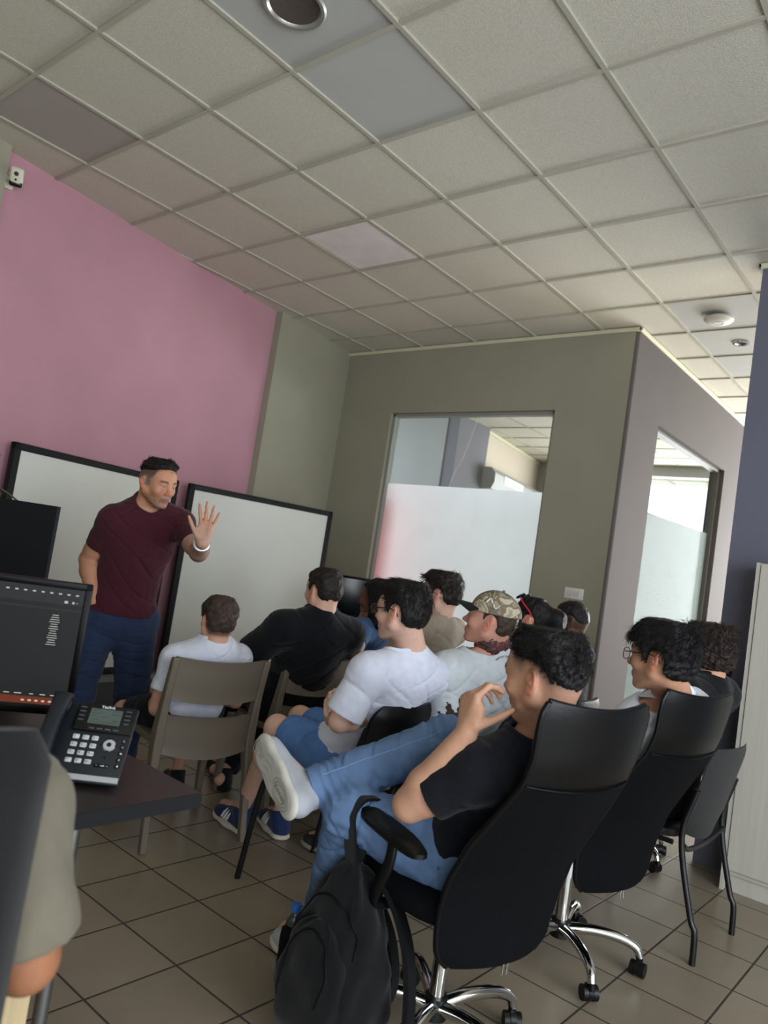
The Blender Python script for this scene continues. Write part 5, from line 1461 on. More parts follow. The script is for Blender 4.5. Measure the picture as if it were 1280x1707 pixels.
def make_shoe(J, k, sh, root, base):
    sk = dict(upper='#2b2b2e', sole='#d8d5cc', sc=1.0, stripes=None, h=.004); sk.update(sh); s = sk['sc']*J['sc']
    an, t = J['a'+k], nrm(J['t'+k]); u = J.get('footup'+k, UP); u = nrm(u-t*(u@t)); l = np.cross(u, t)
    g = an-u*.093*s            # under the ankle, at the ground
    A = np.array([t, l, u])
    def Q(a, b, c): return g+(t*a+l*b+u*c)*s
    lo = np.min([Q(a, b, c) for a in (-.1, .24) for b in (-.07, .07) for c in (-.02, .16)], 0); hi = np.max([Q(a, b, c) for a in (-.1, .24) for b in (-.07, .07) for c in (-.02, .16)], 0)
    F1 = Field(lo, hi, sk['h'])
    F1.elcone(Q(-.045, 0, .045), Q(.12, 0, .030), .038*s, .036*s, l, 1.0, .02); F1.ell(Q(.14, 0, .038), V3(.058, .046, .032)*s, A, .02)
    F1.cone(Q(-.038, 0, .05), Q(-.018, 0, .100), .036*s, .043*s, .02); F1.cone(Q(.0, 0, .088), Q(.11, 0, .052), .038*s, .028*s, .03)
    F1.cone(Q(.0, 0, .09), Q(-.004, 0, .16), .036*s, .040*s, .004, 'sub'); F1.cut(Q(0, 0, .004), -u); F1.cut(Q(0, 0, .112), u+t*.25, .004)
    up_m = cloth('shoe_'+sk['upper'].strip('#'), sk['upper'], bump=.15, rough=.75)
    so = field_obj('shoe', F1, up_m, root, base, 1)
    F2 = Field(lo, hi, sk['h'])
    F2.elcone(Q(-.042, 0, .016), Q(.05, 0, .014), .045*s, .043*s, u, .42, .03); F2.elcone(Q(.05, 0, .014), Q(.135, 0, .016), .043*s, .050*s, u, .42, .03); F2.ell(Q(.165, 0, .022), V3(.045, .040, .020)*s, A, .02)
    F2.cut(Q(0, 0, .002), -u, .004); F2.cut(Q(0, 0, .033), u, .004)
    field_obj('sole', F2, cloth('sole_'+sk['sole'].strip('#'), sk['sole'], bump=.1, rough=.6), so, base, 1)
    if sk['stripes']:
        for q in range(3):
            mb = MB()
            for sg in (-1, 1):
                a0 = .045+q*.022
                mb.tube([Q(a0, sg*.044, .036)-base, Q(a0-.012, sg*.040, .060)-base, Q(a0-.026, sg*.030, .080)-base], .0055*s, 6, flat=.5)
            mb.build('stripe', mat('stripe_white', sk['stripes'], rough=.6), so, 60)
    mb = MB()
    for q in range(4): a0 = .05+q*.018; mb.tube([Q(a0, -.022, .083-q*.008)-base, Q(a0+.003, 0, .089-q*.008)-base, Q(a0, .022, .083-q*.008)-base], .0028*s, 6)
    mb.build('laces', mat('laces_'+sk['sole'].strip('#'), sk['sole'], rough=.8), so, 60)

def glasses(H, root, base, col='#0c0c0e', w=.027, hh=.019, r=.0019, temple=True, square=.6):
    m = mat('glasses_'+col.strip('#'), col, rough=.25, spec=.6); gl = bpy.data.materials.get('lens_glass')
    if gl is None:
        gl = bpy.data.materials.new('lens_glass'); gl.use_nodes = True; N_ = gl.node_tree.nodes; Lk = gl.node_tree.links; N_.remove(N_['Principled BSDF'])
        a = N_.new('ShaderNodeBsdfTransparent'); b = N_.new('ShaderNodeBsdfGlossy'); b.inputs['Roughness'].default_value = .05; x = N_.new('ShaderNodeMixShader'); x.inputs[0].default_value = .18
        Lk.new(a.outputs[0], x.inputs[1]); Lk.new(b.outputs[0], x.inputs[2]); Lk.new(x.outputs[0], N_['Material Output'].inputs[0])
    Q = lambda f, l, u: H.P(f, l, u)-base
    mb = MB(); mg = MB()
    for sg in (-1, 1):
        ring = []
        for t in np.linspace(0, 2*PI, 25):
            c, s = math.cos(t), math.sin(t); x = math.copysign(abs(c)**square, c)*w; y = math.copysign(abs(s)**square, s)*hh
            ring.append(Q(.110-.10*((x*sg+.034)-.02)*.35 if False else .112-.35*abs(.034+x*1.0)*.25, sg*(.034+x), -.002+y))
        mb.tube(ring, r, 6, cap=False); mg.poly(ring[:-1], [tuple(range(24))])
        if temple: mb.tube([Q(.100, sg*(.034+w+.004), .006), Q(.06, sg*.076, .008), Q(-.005, sg*.0815, .012), Q(-.032, sg*.081, .002), Q(-.040, sg*.079, -.014)], [r*1.1, r*1.3, r*1.1, r, r], 6)
    mb.tube(bez([Q(.110, -.009, .004), Q(.1135, 0, .008), Q(.110, .009, .004)], 5), r, 6)
    o = mb.build('glasses', m, root, 60); mg.build('lens', gl, o)
    return o

LINE_M = [(-.14, -.062), (-.07, -.058), (-.045, -.035), (-.034, .0), (-.018, .030), (-.003, .022), (.004, -.012), (.016, -.006), (.020, .03), (.045, .055), (.075, .070), (.12, .078)]
def line(d=0., fr=0., side=0.): return [(a+ (fr if a > .03 else 0), b+(d if a < -.03 else 0)+(side if -.03 <= a <= .03 else 0)) for a, b in LINE_M]

# ---- 1 the standing man ---------------------------------------------------------------
def man():
    d = 3.8; az = -26
    H = Head(at(263, 806, d-.02), 6, -10, 3, 1.0)
    J = dict(H=H, sc=1.0, F=hv(az), L=V3(-hv(az)[1], hv(az)[0], 0))
    J['N'] = at(247, 836, d+.03); J['P'] = at(196, 1030, d+.02)
    J['up'] = nrm(J['N']-J['P'])
    J['sr'] = at(189, 868, d-.08); J['sl'] = at(299, 872, d+.09)
    J['er'] = at(147, 932, d-.02); J['wr'] = at(155, 1002, d-.10)
    J['el'] = at(331, 922, d-.10); J['wl'] = at(337, 905, d-.33)
    F, L, P = J['F'], J['L'], J['P']
    J['hr'] = P-L*.095; J['hl'] = P+L*.095
    J['kr'] = V3(*(P-L*.13+F*.045)[:2], .50); J['kl'] = V3(*(P+L*.13+F*.02)[:2], .50)
    J['ar'] = V3(*(P-L*.16+F*.0)[:2], .095); J['al'] = V3(*(P+L*.15-F*.06)[:2], .095)
    J['tr'] = nrm(F-L*.3); J['tl'] = nrm(F+L*.35)
    cam_ = nrm(_C-J['wl']); dl = nrm(at(345, 862, d-.30)-J['wl'])
    J['handl'] = dict(d=dl, n=cam_, thumb=nrm(at(300, 880, d-.33)-J['wl']), curls=[(.12, .25, .15), (.10, .2, .12), (.12, .25, .15), (.1, .2, .15)], spread=.17, tcurl=(.05, .1, .1), tdir=nrm(nrm(at(315, 880, d-.36)-J['wl'])*.9+dl*.35))
    J['handr'] = dict(d=nrm(at(178, 1045, d-.02)-J['wr']), n=L, thumb=F, curls=[(1.2, 1.2, .5)]*4)
    def grey(P_, C, mix, f, l, u):      # greying cropped sides and goatee
        al = np.abs(l); hl = np.interp(f, [-.12, -.05, -.03, -.006, .0, .022, .030, .046, .056], [-.05, -.045, .0, .028, -.022, -.022, .018, .034, .085])
        w = sstep(0, .016, u-hl)*sstep(.064, .05, f)
        mix(np.clip(w*.80, 0, 1), np.array(lin('#3a3634')[:3])); mix(np.clip(w*sstep(.05, .02, u)*.45, 0, 1), lin('#8b8581')[:3])
        mix(np.clip(sstep(-.082, -.098, u)*sstep(.03, .05, f)*.38+np.exp(-(((f-.095)/.02)**2+((u+.049)/.006)**2+(l/.028)**2))*.3, 0, 1), lin('#a39a94')[:3])
    root, J = person(J, 'standing man in maroon t-shirt and navy trousers, palm raised, in front of the whiteboards', lin('#c08a6e'), '#1e1a19', tee='#431a24', bottom=dict(colour='#2a3753', hem=.0, fold=.006, e=.020, cuff=.3), shoe=dict(upper='#3a322c', sole='#2a2623'), h=.0045,
        colour=dict(stubble=.5, extra=grey), shirt_kw=dict(hem=.035, seed=3, e=.012, fold=.0045, sleeve=.66, sl_flare=.004), build=1.06)
    base = V3(*root.location)
    hair_obj(H, base, root, '#1d191a', [(-.14, .02), (-.08, .035), (-.04, .052), (.0, .062), (.03, .066), (.055, .074), (.075, .086), (.12, .09)], side=.008, top=.020, front=.010, seed=4, h=.0035, strands=3000, slen=.020, sweep=(.2, .3, .6), fringe=(-.2, .1, 1.6), rise=.32, wid=.0010, smin=.055, label='short dark hair swept up, greying at the sides')
    # watch on the raised wrist
    mb = MB(); w = J['wl']; ax = nrm(J['wl']-J['el']); a = nrm(np.cross(ax, UP)); b = np.cross(ax, a); c = w-ax*.022
    mb.tube([c+a*.033*math.cos(t)+b*.030*math.sin(t)-base for t in np.linspace(0, 2*PI, 33)], .0042, 8, flat=2.3, cap=False, up=tuple(ax)); mb.tube([c-b*.030-base, c-b*.038-base], .017, 20)
    mb.build('watch', mat('watch_silver', '#c9cbcc', rough=.25, metal=.7), root, 60)['label'] = 'silver wrist watch'
man()

# ---- 2 the boy ---------------------------------------------------------------------------
def boy():
    J = sit(at(363, 1036, 3.43), 160, 166, .92, seat=.455, shw=.175, splay=.09, P=(2.03, .90, .535))
    sc = .88
    J['sl'] = at(292, 1098, 3.40); J['sr'] = at(397, 1096, 3.60)
    J['el'] = at(262, 1180, 3.36); J['wl'] = J['el']+hv(160)*.20+UP*.02+J['L']*-.05
    J['er'] = at(392, 1168, 3.66); J['wr'] = J['er']+hv(185)*.2
    J['kl'] = at(206, 1184, 3.62); J['al'] = V3(J['kl'][0]+.04, J['kl'][1]+.0, .09)
    J['kr'] = J['hr']+hv(152)*.38+UP*.0; J['ar'] = at(297, 1278, 4.02); J['ar'][2] = .09
    root, J = person(J, 'boy with short brown hair in a white t-shirt, seen from behind', lin('#cf9f86'), '#3a2e27', tee='#dde1f0', bottom=dict(colour='#15171d', short=.82, name='shorts'), shoe=dict(upper='#151619', sole='#1c1c1f', sc=.95), h=.0055, build=.93,
        shirt_kw=dict(seed=11, sleeve=.66, hem=-.06, sl_flare=.016), colour=dict(fade=lambda f, l, u: sstep(-.075, -.05, u)*sstep(-.02, -.05, f)*.85))
    hair_obj(J['H'], V3(*root.location), root, '#3d3029', line(.0), side=.013, top=.026, seed=21, strands=2200, slen=.024, sweep=(.2, 0, -.5), rise=.2)
boy()

# ---- 3 black t-shirt ----------------------------------------------------------------------
def black():
    J = sit(at(538, 987, 3.86), 172, 160, 1.0, shw=.195, P=(2.03, 1.58, .545))
    J['sl'] = at(470, 1048, 3.72); J['sr'] = at(580, 1058, 3.96); J['el'] = at(406, 1098, 3.80); J['wl'] = J['el']+hv(165)*.20+UP*-.13
    J['ar'] = at(372, 1300, 4.15); J['ar'][2] = .095
    root, J = person(J, 'person with short dark hair in a black t-shirt, arm stretched sideways', SKIN_L, '#221d1a', tee='#101217', bottom=dict(colour='#14161c'), shoe=dict(upper='#17181a', sole='#1a1a1c'), h=.006, build=1.16,
        shirt_kw=dict(seed=23, sleeve=.80, e=.022, hem=-.12, sl_flare=.02))
    hair_obj(J['H'], V3(*root.location), root, '#211b18', line(.004), side=.014, top=.022, seed=31, strands=2200, slen=.02, sweep=(.0, 0, -.6), rise=.2)
black()

# ---- 4 woman in blue ------------------------------------------------------------------------
def woman():
    J = sit(at(628, 1000, 4.25), 198, 190, .95, shw=.172, drop=.135, P=(2.02, 2.14, .54))
    J['wl'] = at(604, 1040, 4.13); J['el'] = at(590, 1090, 3.98)
    m = J['H'].P(.08, .01, -.085)
    J['handl'] = dict(d=nrm(J['H'].P(.10, .0, -.07)-J['wl']), n=nrm(J['H'].P(0, 0, -.1)-J['wl']), thumb=UP, curls=[(.5, .9, .5), (.7, 1., .6), (.8, 1., .6), (.9, 1., .6)])
    root, J = person(J, 'woman with dark shoulder-length hair in a blue top, chin resting on her hand', SKIN_D, '#0b0a0b', tee='#3d5f8c', bottom=dict(colour='#1a1d24'), shoe=dict(upper='#1c1c1e', sole='#222224'), h=.0065, build=.98,
        shirt_kw=dict(seed=29, name='top', sleeve=.6), colour=dict(lips='#6b3b34'))
    H = J['H']
    def ex(F):
        F.cone(H.P(-.05, .055, .03), H.P(-.045, .07, -.13), .045, .04, .03); F.cone(H.P(-.05, -.055, .03), H.P(-.05, -.07, -.13), .045, .04, .03); F.cone(H.P(-.075, 0, .0), H.P(-.08, 0, -.13), .055, .05, .03); F.cone(H.P(-.0, .062, .03), H.P(-.02, .078, -.08), .024, .03, .02)
    hair_obj(H, V3(*root.location), root, '#08080a', [(-.2, -.16), (-.03, -.15), (.0, -.13), (.012, -.10), (.025, .0), (.05, .05), (.075, .068), (.12, .08)], side=.014, top=.022, seed=33, strands=900, slen=.05, extra=ex, rise=.06)
woman()

# ---- 5 white t-shirt, denim shorts, arms folded -------------------------------------------------
def white5():
    J = sit(at(669, 1021, 2.93), 184, 182, 1.0, N=at(690, 1092, 2.97), splay=.05, P=(2.90, 1.07, .555))
    J['sl'] = at(614, 1122, 2.82); J['sr'] = at(722, 1128, 3.08)
    J['el'] = at(566, 1203, 2.80); J['er'] = at(640, 1195, 3.2)
    J['wl'] = J['el']+nrm(at(640, 1190, 3.05)-J['el'])*.25; J['wr'] = at(552, 1200, 2.92)
    J['handr'] = dict(d=nrm(at(541, 1165, 2.84)-J['wr']), n=nrm(at(600, 1180, 2.85)-at(545, 1180, 2.85)), thumb=UP, curls=[(.5, .5, .3), (.5, .55, .3), (.5, .55, .3), (.55, .5, .3)], spread=.05)
    J['handl'] = dict(d=nrm(J['wl']-J['el']), n=-J['F'], thumb=UP, curls=[(.6, .6, .4)]*4)
    J['kl'] = at(462, 1212, 3.22); J['kr'] = at(500, 1196, 3.48)
    J['al'] = at(402, 1352, 3.58); J['ar'] = at(466, 1358, 3.60); J['al'][2] = J['ar'][2] = .098
    J['tl'] = nrm(hv(170)); J['tr'] = nrm(hv(158))
    leg = lin('#caa18e')
    root, J = person(J, 'person with glasses in a white t-shirt and denim shorts, arms folded', lin('#dcb29f'), '#14110f', tee='#dadfef', bottom=dict(short=.80, name='denim_shorts', mat=denim('denim_blue_shorts', '#5a80ba'), e=.022), shoe=dict(upper='#24345a', sole='#cfcabd', stripes='#d8d8d4', sc=1.06), h=.005,
        build=.97, shirt_kw=dict(seed=41, sleeve=.86, hem=-.16, sl_flare=.02, e=.018, fold=.0034), colour=dict(stubble=.22))
    base = V3(*root.location)
    hair_obj(J['H'], base, root, '#131010', line(-.004, .0, -.006), side=.018, top=.034, crown=.010, seed=51, strands=2800, slen=.04, sweep=(.1, .2, -.4), fringe=(.6, 0, .3), rise=.4)
    glasses(J['H'], root, base)
white5()

# ---- 6 beige t-shirt --------------------------------------------------------------------------
def beige6():
    J = sit(at(734, 993, 3.85), 190, 184, 1.0, shw=.18, P=(2.60, 1.86, .545))
    root, J = person(J, 'person with glasses and brown swept hair in a beige t-shirt before the frosted window', lin('#dcb4a2'), '#241c18', tee='#a89b89', bottom=dict(colour='#22252c'), shoe=dict(upper='#2a2a2c', sole='#88857f'), h=.006,
        build=.95, shirt_kw=dict(seed=53, sleeve=.8, e=.015))
    base = V3(*root.location); H = J['H']
    hair_obj(H, base, root, '#221a17', line(.012, .004, .0), side=.014, top=.034, front=.012, seed=61, strands=2600, slen=.042, sweep=(.3, .3, -.2), fringe=(.5, .3, -.3), rise=.28)
    glasses(H, root, base, '#1a1a1d', .025, .018, .0013, square=.8)
    mb = MB(); N, up, L = J['N'], J['up'], J['L']; tl = nrm(up*.85+J['F']*-.5); a = nrm(np.cross(tl, L)); b = np.cross(tl, a)
    mb.tube([N+up*.008+J['F']*.012+a*.068*math.cos(t)+b*.068*math.sin(t)-base for t in np.linspace(0, 2*PI, 41)], .004, 6, cap=False, flat=2, up=tuple(tl)); mb.build('lanyard', mat('lanyard_black', '#0d0d0f', rough=.7), root, 60)
beige6()

# ---- 7 camouflage cap -------------------------------------------------------------------------
def camo(name, cols, sc=16):
    m = bpy.data.materials.new(name); m.use_nodes = True; N_ = m.node_tree.nodes; Lk = m.node_tree.links; b = N_['Principled BSDF']; b.inputs['Roughness'].default_value = .9; b.inputs['Specular IOR Level'].default_value = .2
    tc = N_.new('ShaderNodeTexCoord'); nz = N_.new('ShaderNodeTexNoise'); nz.inputs['Scale'].default_value = sc; nz.inputs['Detail'].default_value = 4; nz.inputs['Distortion'].default_value = .8
    cr = N_.new('ShaderNodeValToRGB'); cr.color_ramp.interpolation = 'CONSTANT'; e = cr.color_ramp.elements
    e[0].position = 0; e[0].color = lin(cols[0]); e[1].position = .42; e[1].color = lin(cols[1])
    for p, c in ((.50, cols[2]), (.57, cols[3]), (.66, cols[1])): x = e.new(p); x.color = lin(c)
    Lk.new(tc.outputs['Object'], nz.inputs['Vector']); Lk.new(nz.outputs['Fac'], cr.inputs[0]); Lk.new(cr.outputs[0], b.inputs['Base Color']); return m
def cap7():
    J = sit(at(817, 1036, 3.22), 197, 188, 1.0, pitch=12, shw=.195, N=at(828, 1078, 3.26), P=(3.14, 1.58, .555))
    J['sl'] = at(748, 1122, 3.12); J['sr'] = at(870, 1112, 3.4)
    J['el'] = at(740, 1200, 3.12)
    root, J = person(J, 'person in a camouflage baseball cap and pale hooded sweatshirt with a dark print, chin up', lin('#d39d89'), '#5b4a3d', tee=cloth('hoodie_pale', '#d0d8dd', bump=.3, bscale=300), bottom=dict(colour='#20232a'), shoe=dict(upper='#2c2c2e', sole='#8c8a84'), h=.0055,
        build=1.06, shirt_kw=dict(seed=67, name='sweatshirt', long=True, e=.022, fold=.0045, collar=False, neck=.016))
    base = V3(*root.location); H = J['H']
    hair_obj(H, base, root, '#3f3229', line(.004), side=.011, top=.011, seed=71, strands=900, slen=.014, sweep=(0, 0, -.6), rise=.12)
    # cap: crown with panels, peak, rear strap
    CM_ = camo('camouflage_cap', ('#6d6353', '#a0957f', '#7d7260', '#c2b7a0'), 15)
    F = Field(H.o-.2, H.o+.2, .004); F.ell(H.P(-.012, 0, .040), V3(.113, .094, .100), H.ax, 0)
    n = nrm(H.u*.94+H.f*.14); pl = H.P(.0, 0, .036); F.cut(pl, -n, .004); F.cone(H.P(-.14, 0, .028), H.P(-.09, 0, .034), .030, .030, .006, 'sub')
    F.ell(H.P(-.012, 0, .030), V3(.105, .087, .093), H.ax, .002, 'sub')
    cp = field_obj('cap', F, CM_, root, base, 1); cp['label'] = 'camouflage baseball cap with black peak'
    mb = MB(); rg = []
    for v in np.linspace(0, 1, 8):
        row = []
        for t in np.linspace(-1, 1, 17):
            a = t*1.15; r0 = .096; x0 = r0*math.cos(a)-.0; y0 = .090*math.sin(a); ext = v*.075*math.cos(a*1.0)**.6
            row.append((x0+ext, y0*(1-.12*v), .046-.018*t*t*v-.010*v+.004*(1-t*t)*v))
        rg.append(row)
    vs = [[mb.bm.verts.new(H.P(*p)-base) for p in row] for row in rg]; v2_ = [[mb.bm.verts.new(H.P(p[0], p[1], p[2]-.005)-base) for p in row] for row in rg]
    for j in range(7):
        for i in range(16): mb.bm.faces.new((vs[j][i], vs[j][i+1], vs[j+1][i+1], vs[j+1][i])); mb.bm.faces.new((v2_[j][i], v2_[j+1][i], v2_[j+1][i+1], v2_[j][i+1]))
    for i in range(16): mb.bm.faces.new((vs[7][i], vs[7][i+1], v2_[7][i+1], v2_[7][i])); mb.bm.faces.new((vs[0][i+1], vs[0][i], v2_[0][i], v2_[0][i+1]))
    for j in range(7): mb.bm.faces.new((vs[j+1][0], vs[j][0], v2_[j][0], v2_[j+1][0])); mb.bm.faces.new((vs[j][16], vs[j+1][16], v2_[j+1][16], v2_[j][16]))
    mb.build('peak', mat('cap_peak_black', '#17181a', rough=.8, bump=.2, bscale=300), cp, 50)
    mb = MB(); mb.sph(H.P(-.012, 0, .141)-base, .007, 10, 8)
    mb.build('button', CM_, cp, 60)
    mb = MB(); mb.tube([H.P(-.118, y, .014+.0*y)-base+0*H.f for y in np.linspace(-.04, .04, 9)], .010, 6, flat=.25, up=tuple(H.u)); mb.build('strap', CM_, cp, 60)
    def on_cap(f, u, off=.0015):
        # point on the left side of the crown
        x, z = (f+.012)/.113, (u-.040)/.100; y = .094*math.sqrt(max(0, 1-x*x-z*z)); return H.P(f, y+off, u)-base
    mb = MB()      # pale S-shaped emblem
    for sgn in (1, -1):
        path = [on_cap(-.006+sgn*(.004+.020*t), .082+sgn*(.015*math.sin(t*2.6)), .0015) for t in np.linspace(0, 1.35, 10)]
        mb.tube(path, [.002+.0075*math.sin(PI*min(1, .12+.8*k/9)) for k in range(10)], 8, flat=.35, up=tuple(H.l))
    mb.build('emblem', mat('emblem_pale', '#e6e8e6', rough=.5), cp, 60)
    # neck scarf
    F = Field(J['N']-.16, J['N']+.18, .005); nd = nrm(H.P(-.03, 0, -.05)-J['N'])
    for q, r in ((.0, .083), (.022, .080), (.042, .077)): F.cone(J['N']+nd*q+J['F']*.012, J['N']+nd*(q+.006)+J['F']*.012, r, r, .006)
    F.warp(lambda P: .005*vnoise(P, 45, 9)+.003*np.sin((P@nd)*420+2*vnoise(P, 20, 4)))
    field_obj('neck_scarf', F, camo('scarf_camouflage', ('#3a2a2c', '#5a4644', '#6e3b40', '#7a6a60'), 26), root, base, 1)['label'] = 'dark red and brown patterned scarf around the neck'
    # dark print low on the sleeve and back: jagged drawn shapes lying on the cloth
    pr = mat('print_brown', '#3c302c', rough=.9)
    stamp(J['shirt'], base, at(750, 1188, 3.06), .10, pr, 'print', 17, at)
    stamp_text(J['shirt'], base, at(838, 1094, 3.2), 'PREMIUM SUPPLY', pr)
def stamp(sh, base, tgt, R_, m, name, seed, at_):
    """irregular dark print that follows the cloth: copies the faces of the garment under a drawn outline, lifted 1 mm"""
    me = sh.data; n = len(me.vertices); co = np.empty(n*3, np.float32); me.vertices.foreach_get('co', co); co = co.reshape(-1, 3)+base
    nm = np.empty(n*3, np.float32); me.vertices.foreach_get('normal', nm); nm = nm.reshape(-1, 3)
    q = np.empty(len(me.polygons)*4, np.int32); me.polygons.foreach_get('vertices', q); q = q.reshape(-1, 4)
    view = nrm(_C-tgt); c = co[q].mean(1); nn = nm[q].mean(1)
    dv = c-tgt; a = dv@_R; b = dv@_D; dep = dv@view
    v = vnoise(np.stack([a, b, 0*a], 1), 48, seed)+.35*vnoise(np.stack([a, b, 0*a], 1), 130, seed+1)+.9-1.3*np.sqrt((a/R_/.8)**2+((b-.2*R_+.3*a)/R_/.75)**2)
    ok = (nn@view > .15) & (np.abs(dep) < .25) & (np.abs(a) < R_*.72) & (b > -R_*.62-.01*np.sin(a*90)-a*.2) & (b < R_*.55) & (v > .0)
    f = q[ok]; ids, inv = np.unique(f, return_inverse=True)
    if len(ids) == 0: return
    P = co[ids]+nm[ids]*.0012-base
    o = link(name, np_mesh(name, P, inv.reshape(-1, 4)), m, sh, smooth=True); return o
def stamp_text(sh, base, tgt, s, m):
    bpy.context.view_layer.update()
    mw = sh.matrix_world.inverted(); pts = []; mb = None
    view = nrm(tgt-_C); M = frame(Vector((0, 0, 0)), Vector(_R), Vector(-_D), Vector(-_Fw))
    cu = bpy.data.curves.new('t', 'FONT'); cu.size = .0125; cu.align_x = 'CENTER'
    out = None; allv, allf = [], []
    for i, ch in enumerate(s):
        if ch == ' ': continue
        t = (i-(len(s)-1)/2)/len(s)*2.0; cu.body = ch
        to = bpy.data.objects.new('t', cu); COL.objects.link(to); me = bpy.data.meshes.new_from_object(to.evaluated_get(bpy.context.evaluated_depsgraph_get())); bpy.data.objects.remove(to)
        R0 = .062; cx, cy = R0*math.sin(t*.62), -R0*(1-math.cos(t*.62)); ca, sa = math.cos(-t*.62), math.sin(-t*.62)
        b0 = len(allv)
        for v in me.vertices:
            x, y = v.co.x*ca-v.co.y*sa+cx, v.co.x*sa+v.co.y*ca+cy
            o = Vector(tgt+_R*x-_D*y-_Fw*.25)-Vector(base); hit, loc, no, fi = sh.ray_cast(o, Vector(_Fw), distance=.6)
            allv.append(tuple(loc+no*.0012) if hit else (0, 0, -9))
        for f in me.polygons: allf.append([b0+k for k in f.vertices])
        bpy.data.meshes.remove(me)
    good = [f for f in allf if all(allv[k][2] > -5 for k in f)]
    used = sorted({k for f in good for k in f}); mp = {k: i for i, k in enumerate(used)}
    if not good: return
    me = bpy.data.meshes.new('back_print'); me.from_pydata([allv[k] for k in used], [], [[mp[k] for k in f] for f in good]); link('back_print', me, m, sh)
cap7()

# ---- 8 woman with sunglasses on her hair ----------------------------------------------------
def sung8():
    J = sit(at(884, 1034, 3.95), 186, 182, .95, shw=.17, P=(3.05, 2.38, .55))
    root, J = person(J, 'woman with dark hair and red-armed sunglasses pushed up on her head', lin('#cf9c86'), '#0f0c0d', tee='#2a2a30', bottom=dict(colour='#20232a'), shoe=dict(upper='#2c2c2e', sole='#55534f'), h=.0065, build=.93, shirt_kw=dict(seed=73))
    base = V3(*root.location); H = J['H']
    def ex(F):
        F.cone(H.P(-.085, 0, .04), H.P(-.15, -.01, .03), .05, .045, .03); F.cone(H.P(-.15, -.01, .03), H.P(-.165, -.01, -.10), .042, .03, .03); F.cone(H.P(.035, .066, .02), H.P(.045, .072, -.12), .010, .008, .01); F.cone(H.P(.035, -.066, .02), H.P(.045, -.07, -.12), .010, .008, .01)
    hair_obj(H, base, root, '#0d0b0d', [(-.2, -.13), (-.1, -.12), (-.06, -.05), (-.03, -.02), (.0, -.02), (.02, .0), (.033, -.13), (.052, -.13), (.056, .05), (.08, .068), (.12, .08)], side=.010, top=.022, seed=81, strands=1100, slen=.035, extra=ex, rise=.08)
    Q = lambda f, l, u: H.P(f, l, u)-base
    sgm = mat('sunglass_black', '#0a0a0c', rough=.15, spec=.7); mb = MB()
    for sg in (-1, 1):
        ring = [Q(.062-.022*math.sin(t), sg*.034+.027*math.cos(t), .126+.016*math.sin(t)) for t in np.linspace(0, 2*PI, 21)]
        mb.poly(ring[:-1], [tuple(range(20))]); mb.tube(ring, .003, 6, cap=False)
    mb.tube([Q(.064, -.008, .128), Q(.066, 0, .130), Q(.064, .008, .128)], .003, 6)
    sgo = mb.build('sunglasses', sgm, root, 60)
    mb = MB()
    for sg in (-1, 1): mb.tube([Q(.050, sg*.068, .118), Q(.02, sg*.085, .09), Q(-.02, sg*.09, .055), Q(-.045, sg*.086, .02)], [.003, .0045, .0045, .003], 6, flat=.6)
    mb.build('temple', mat('sunglass_red', '#b32232', rough=.35), sgo, 60)['label'] = 'red sunglasses arms'
sung8()

# ---- 9 cropped dark hair ------------------------------------------------------------------------
def dark9():
    J = sit(at(949, 1037, 4.35), 196, 180, 1.0, seat=.48)
    fd = lambda f, l, u: sstep(-.075, -.02, u)*sstep(.02, -.0, f)*.9*(u < .06)+sstep(.0, .03, u)*(f < .045)*.9*(f > -.02)
    root, J = person(J, 'person with closely cropped dark hair, furthest back, below the white switch plate', lin('#b88567'), '#171312', tee='#23252b', bottom=dict(colour='#1d2027'), shoe=dict(upper='#2c2c2e', sole='#55534f'), h=.0065, shirt_kw=dict(seed=79), colour=dict(fade=fd, stubble=.1))
    hair_obj(J['H'], V3(*root.location), root, '#151112', [(-.14, -.01), (-.06, .0), (-.02, .035), (.02, .03), (.045, .05), (.08, .066), (.12, .075)], side=.008, top=.012, seed=91, strands=1600, slen=.010, rise=.2)
dark9()

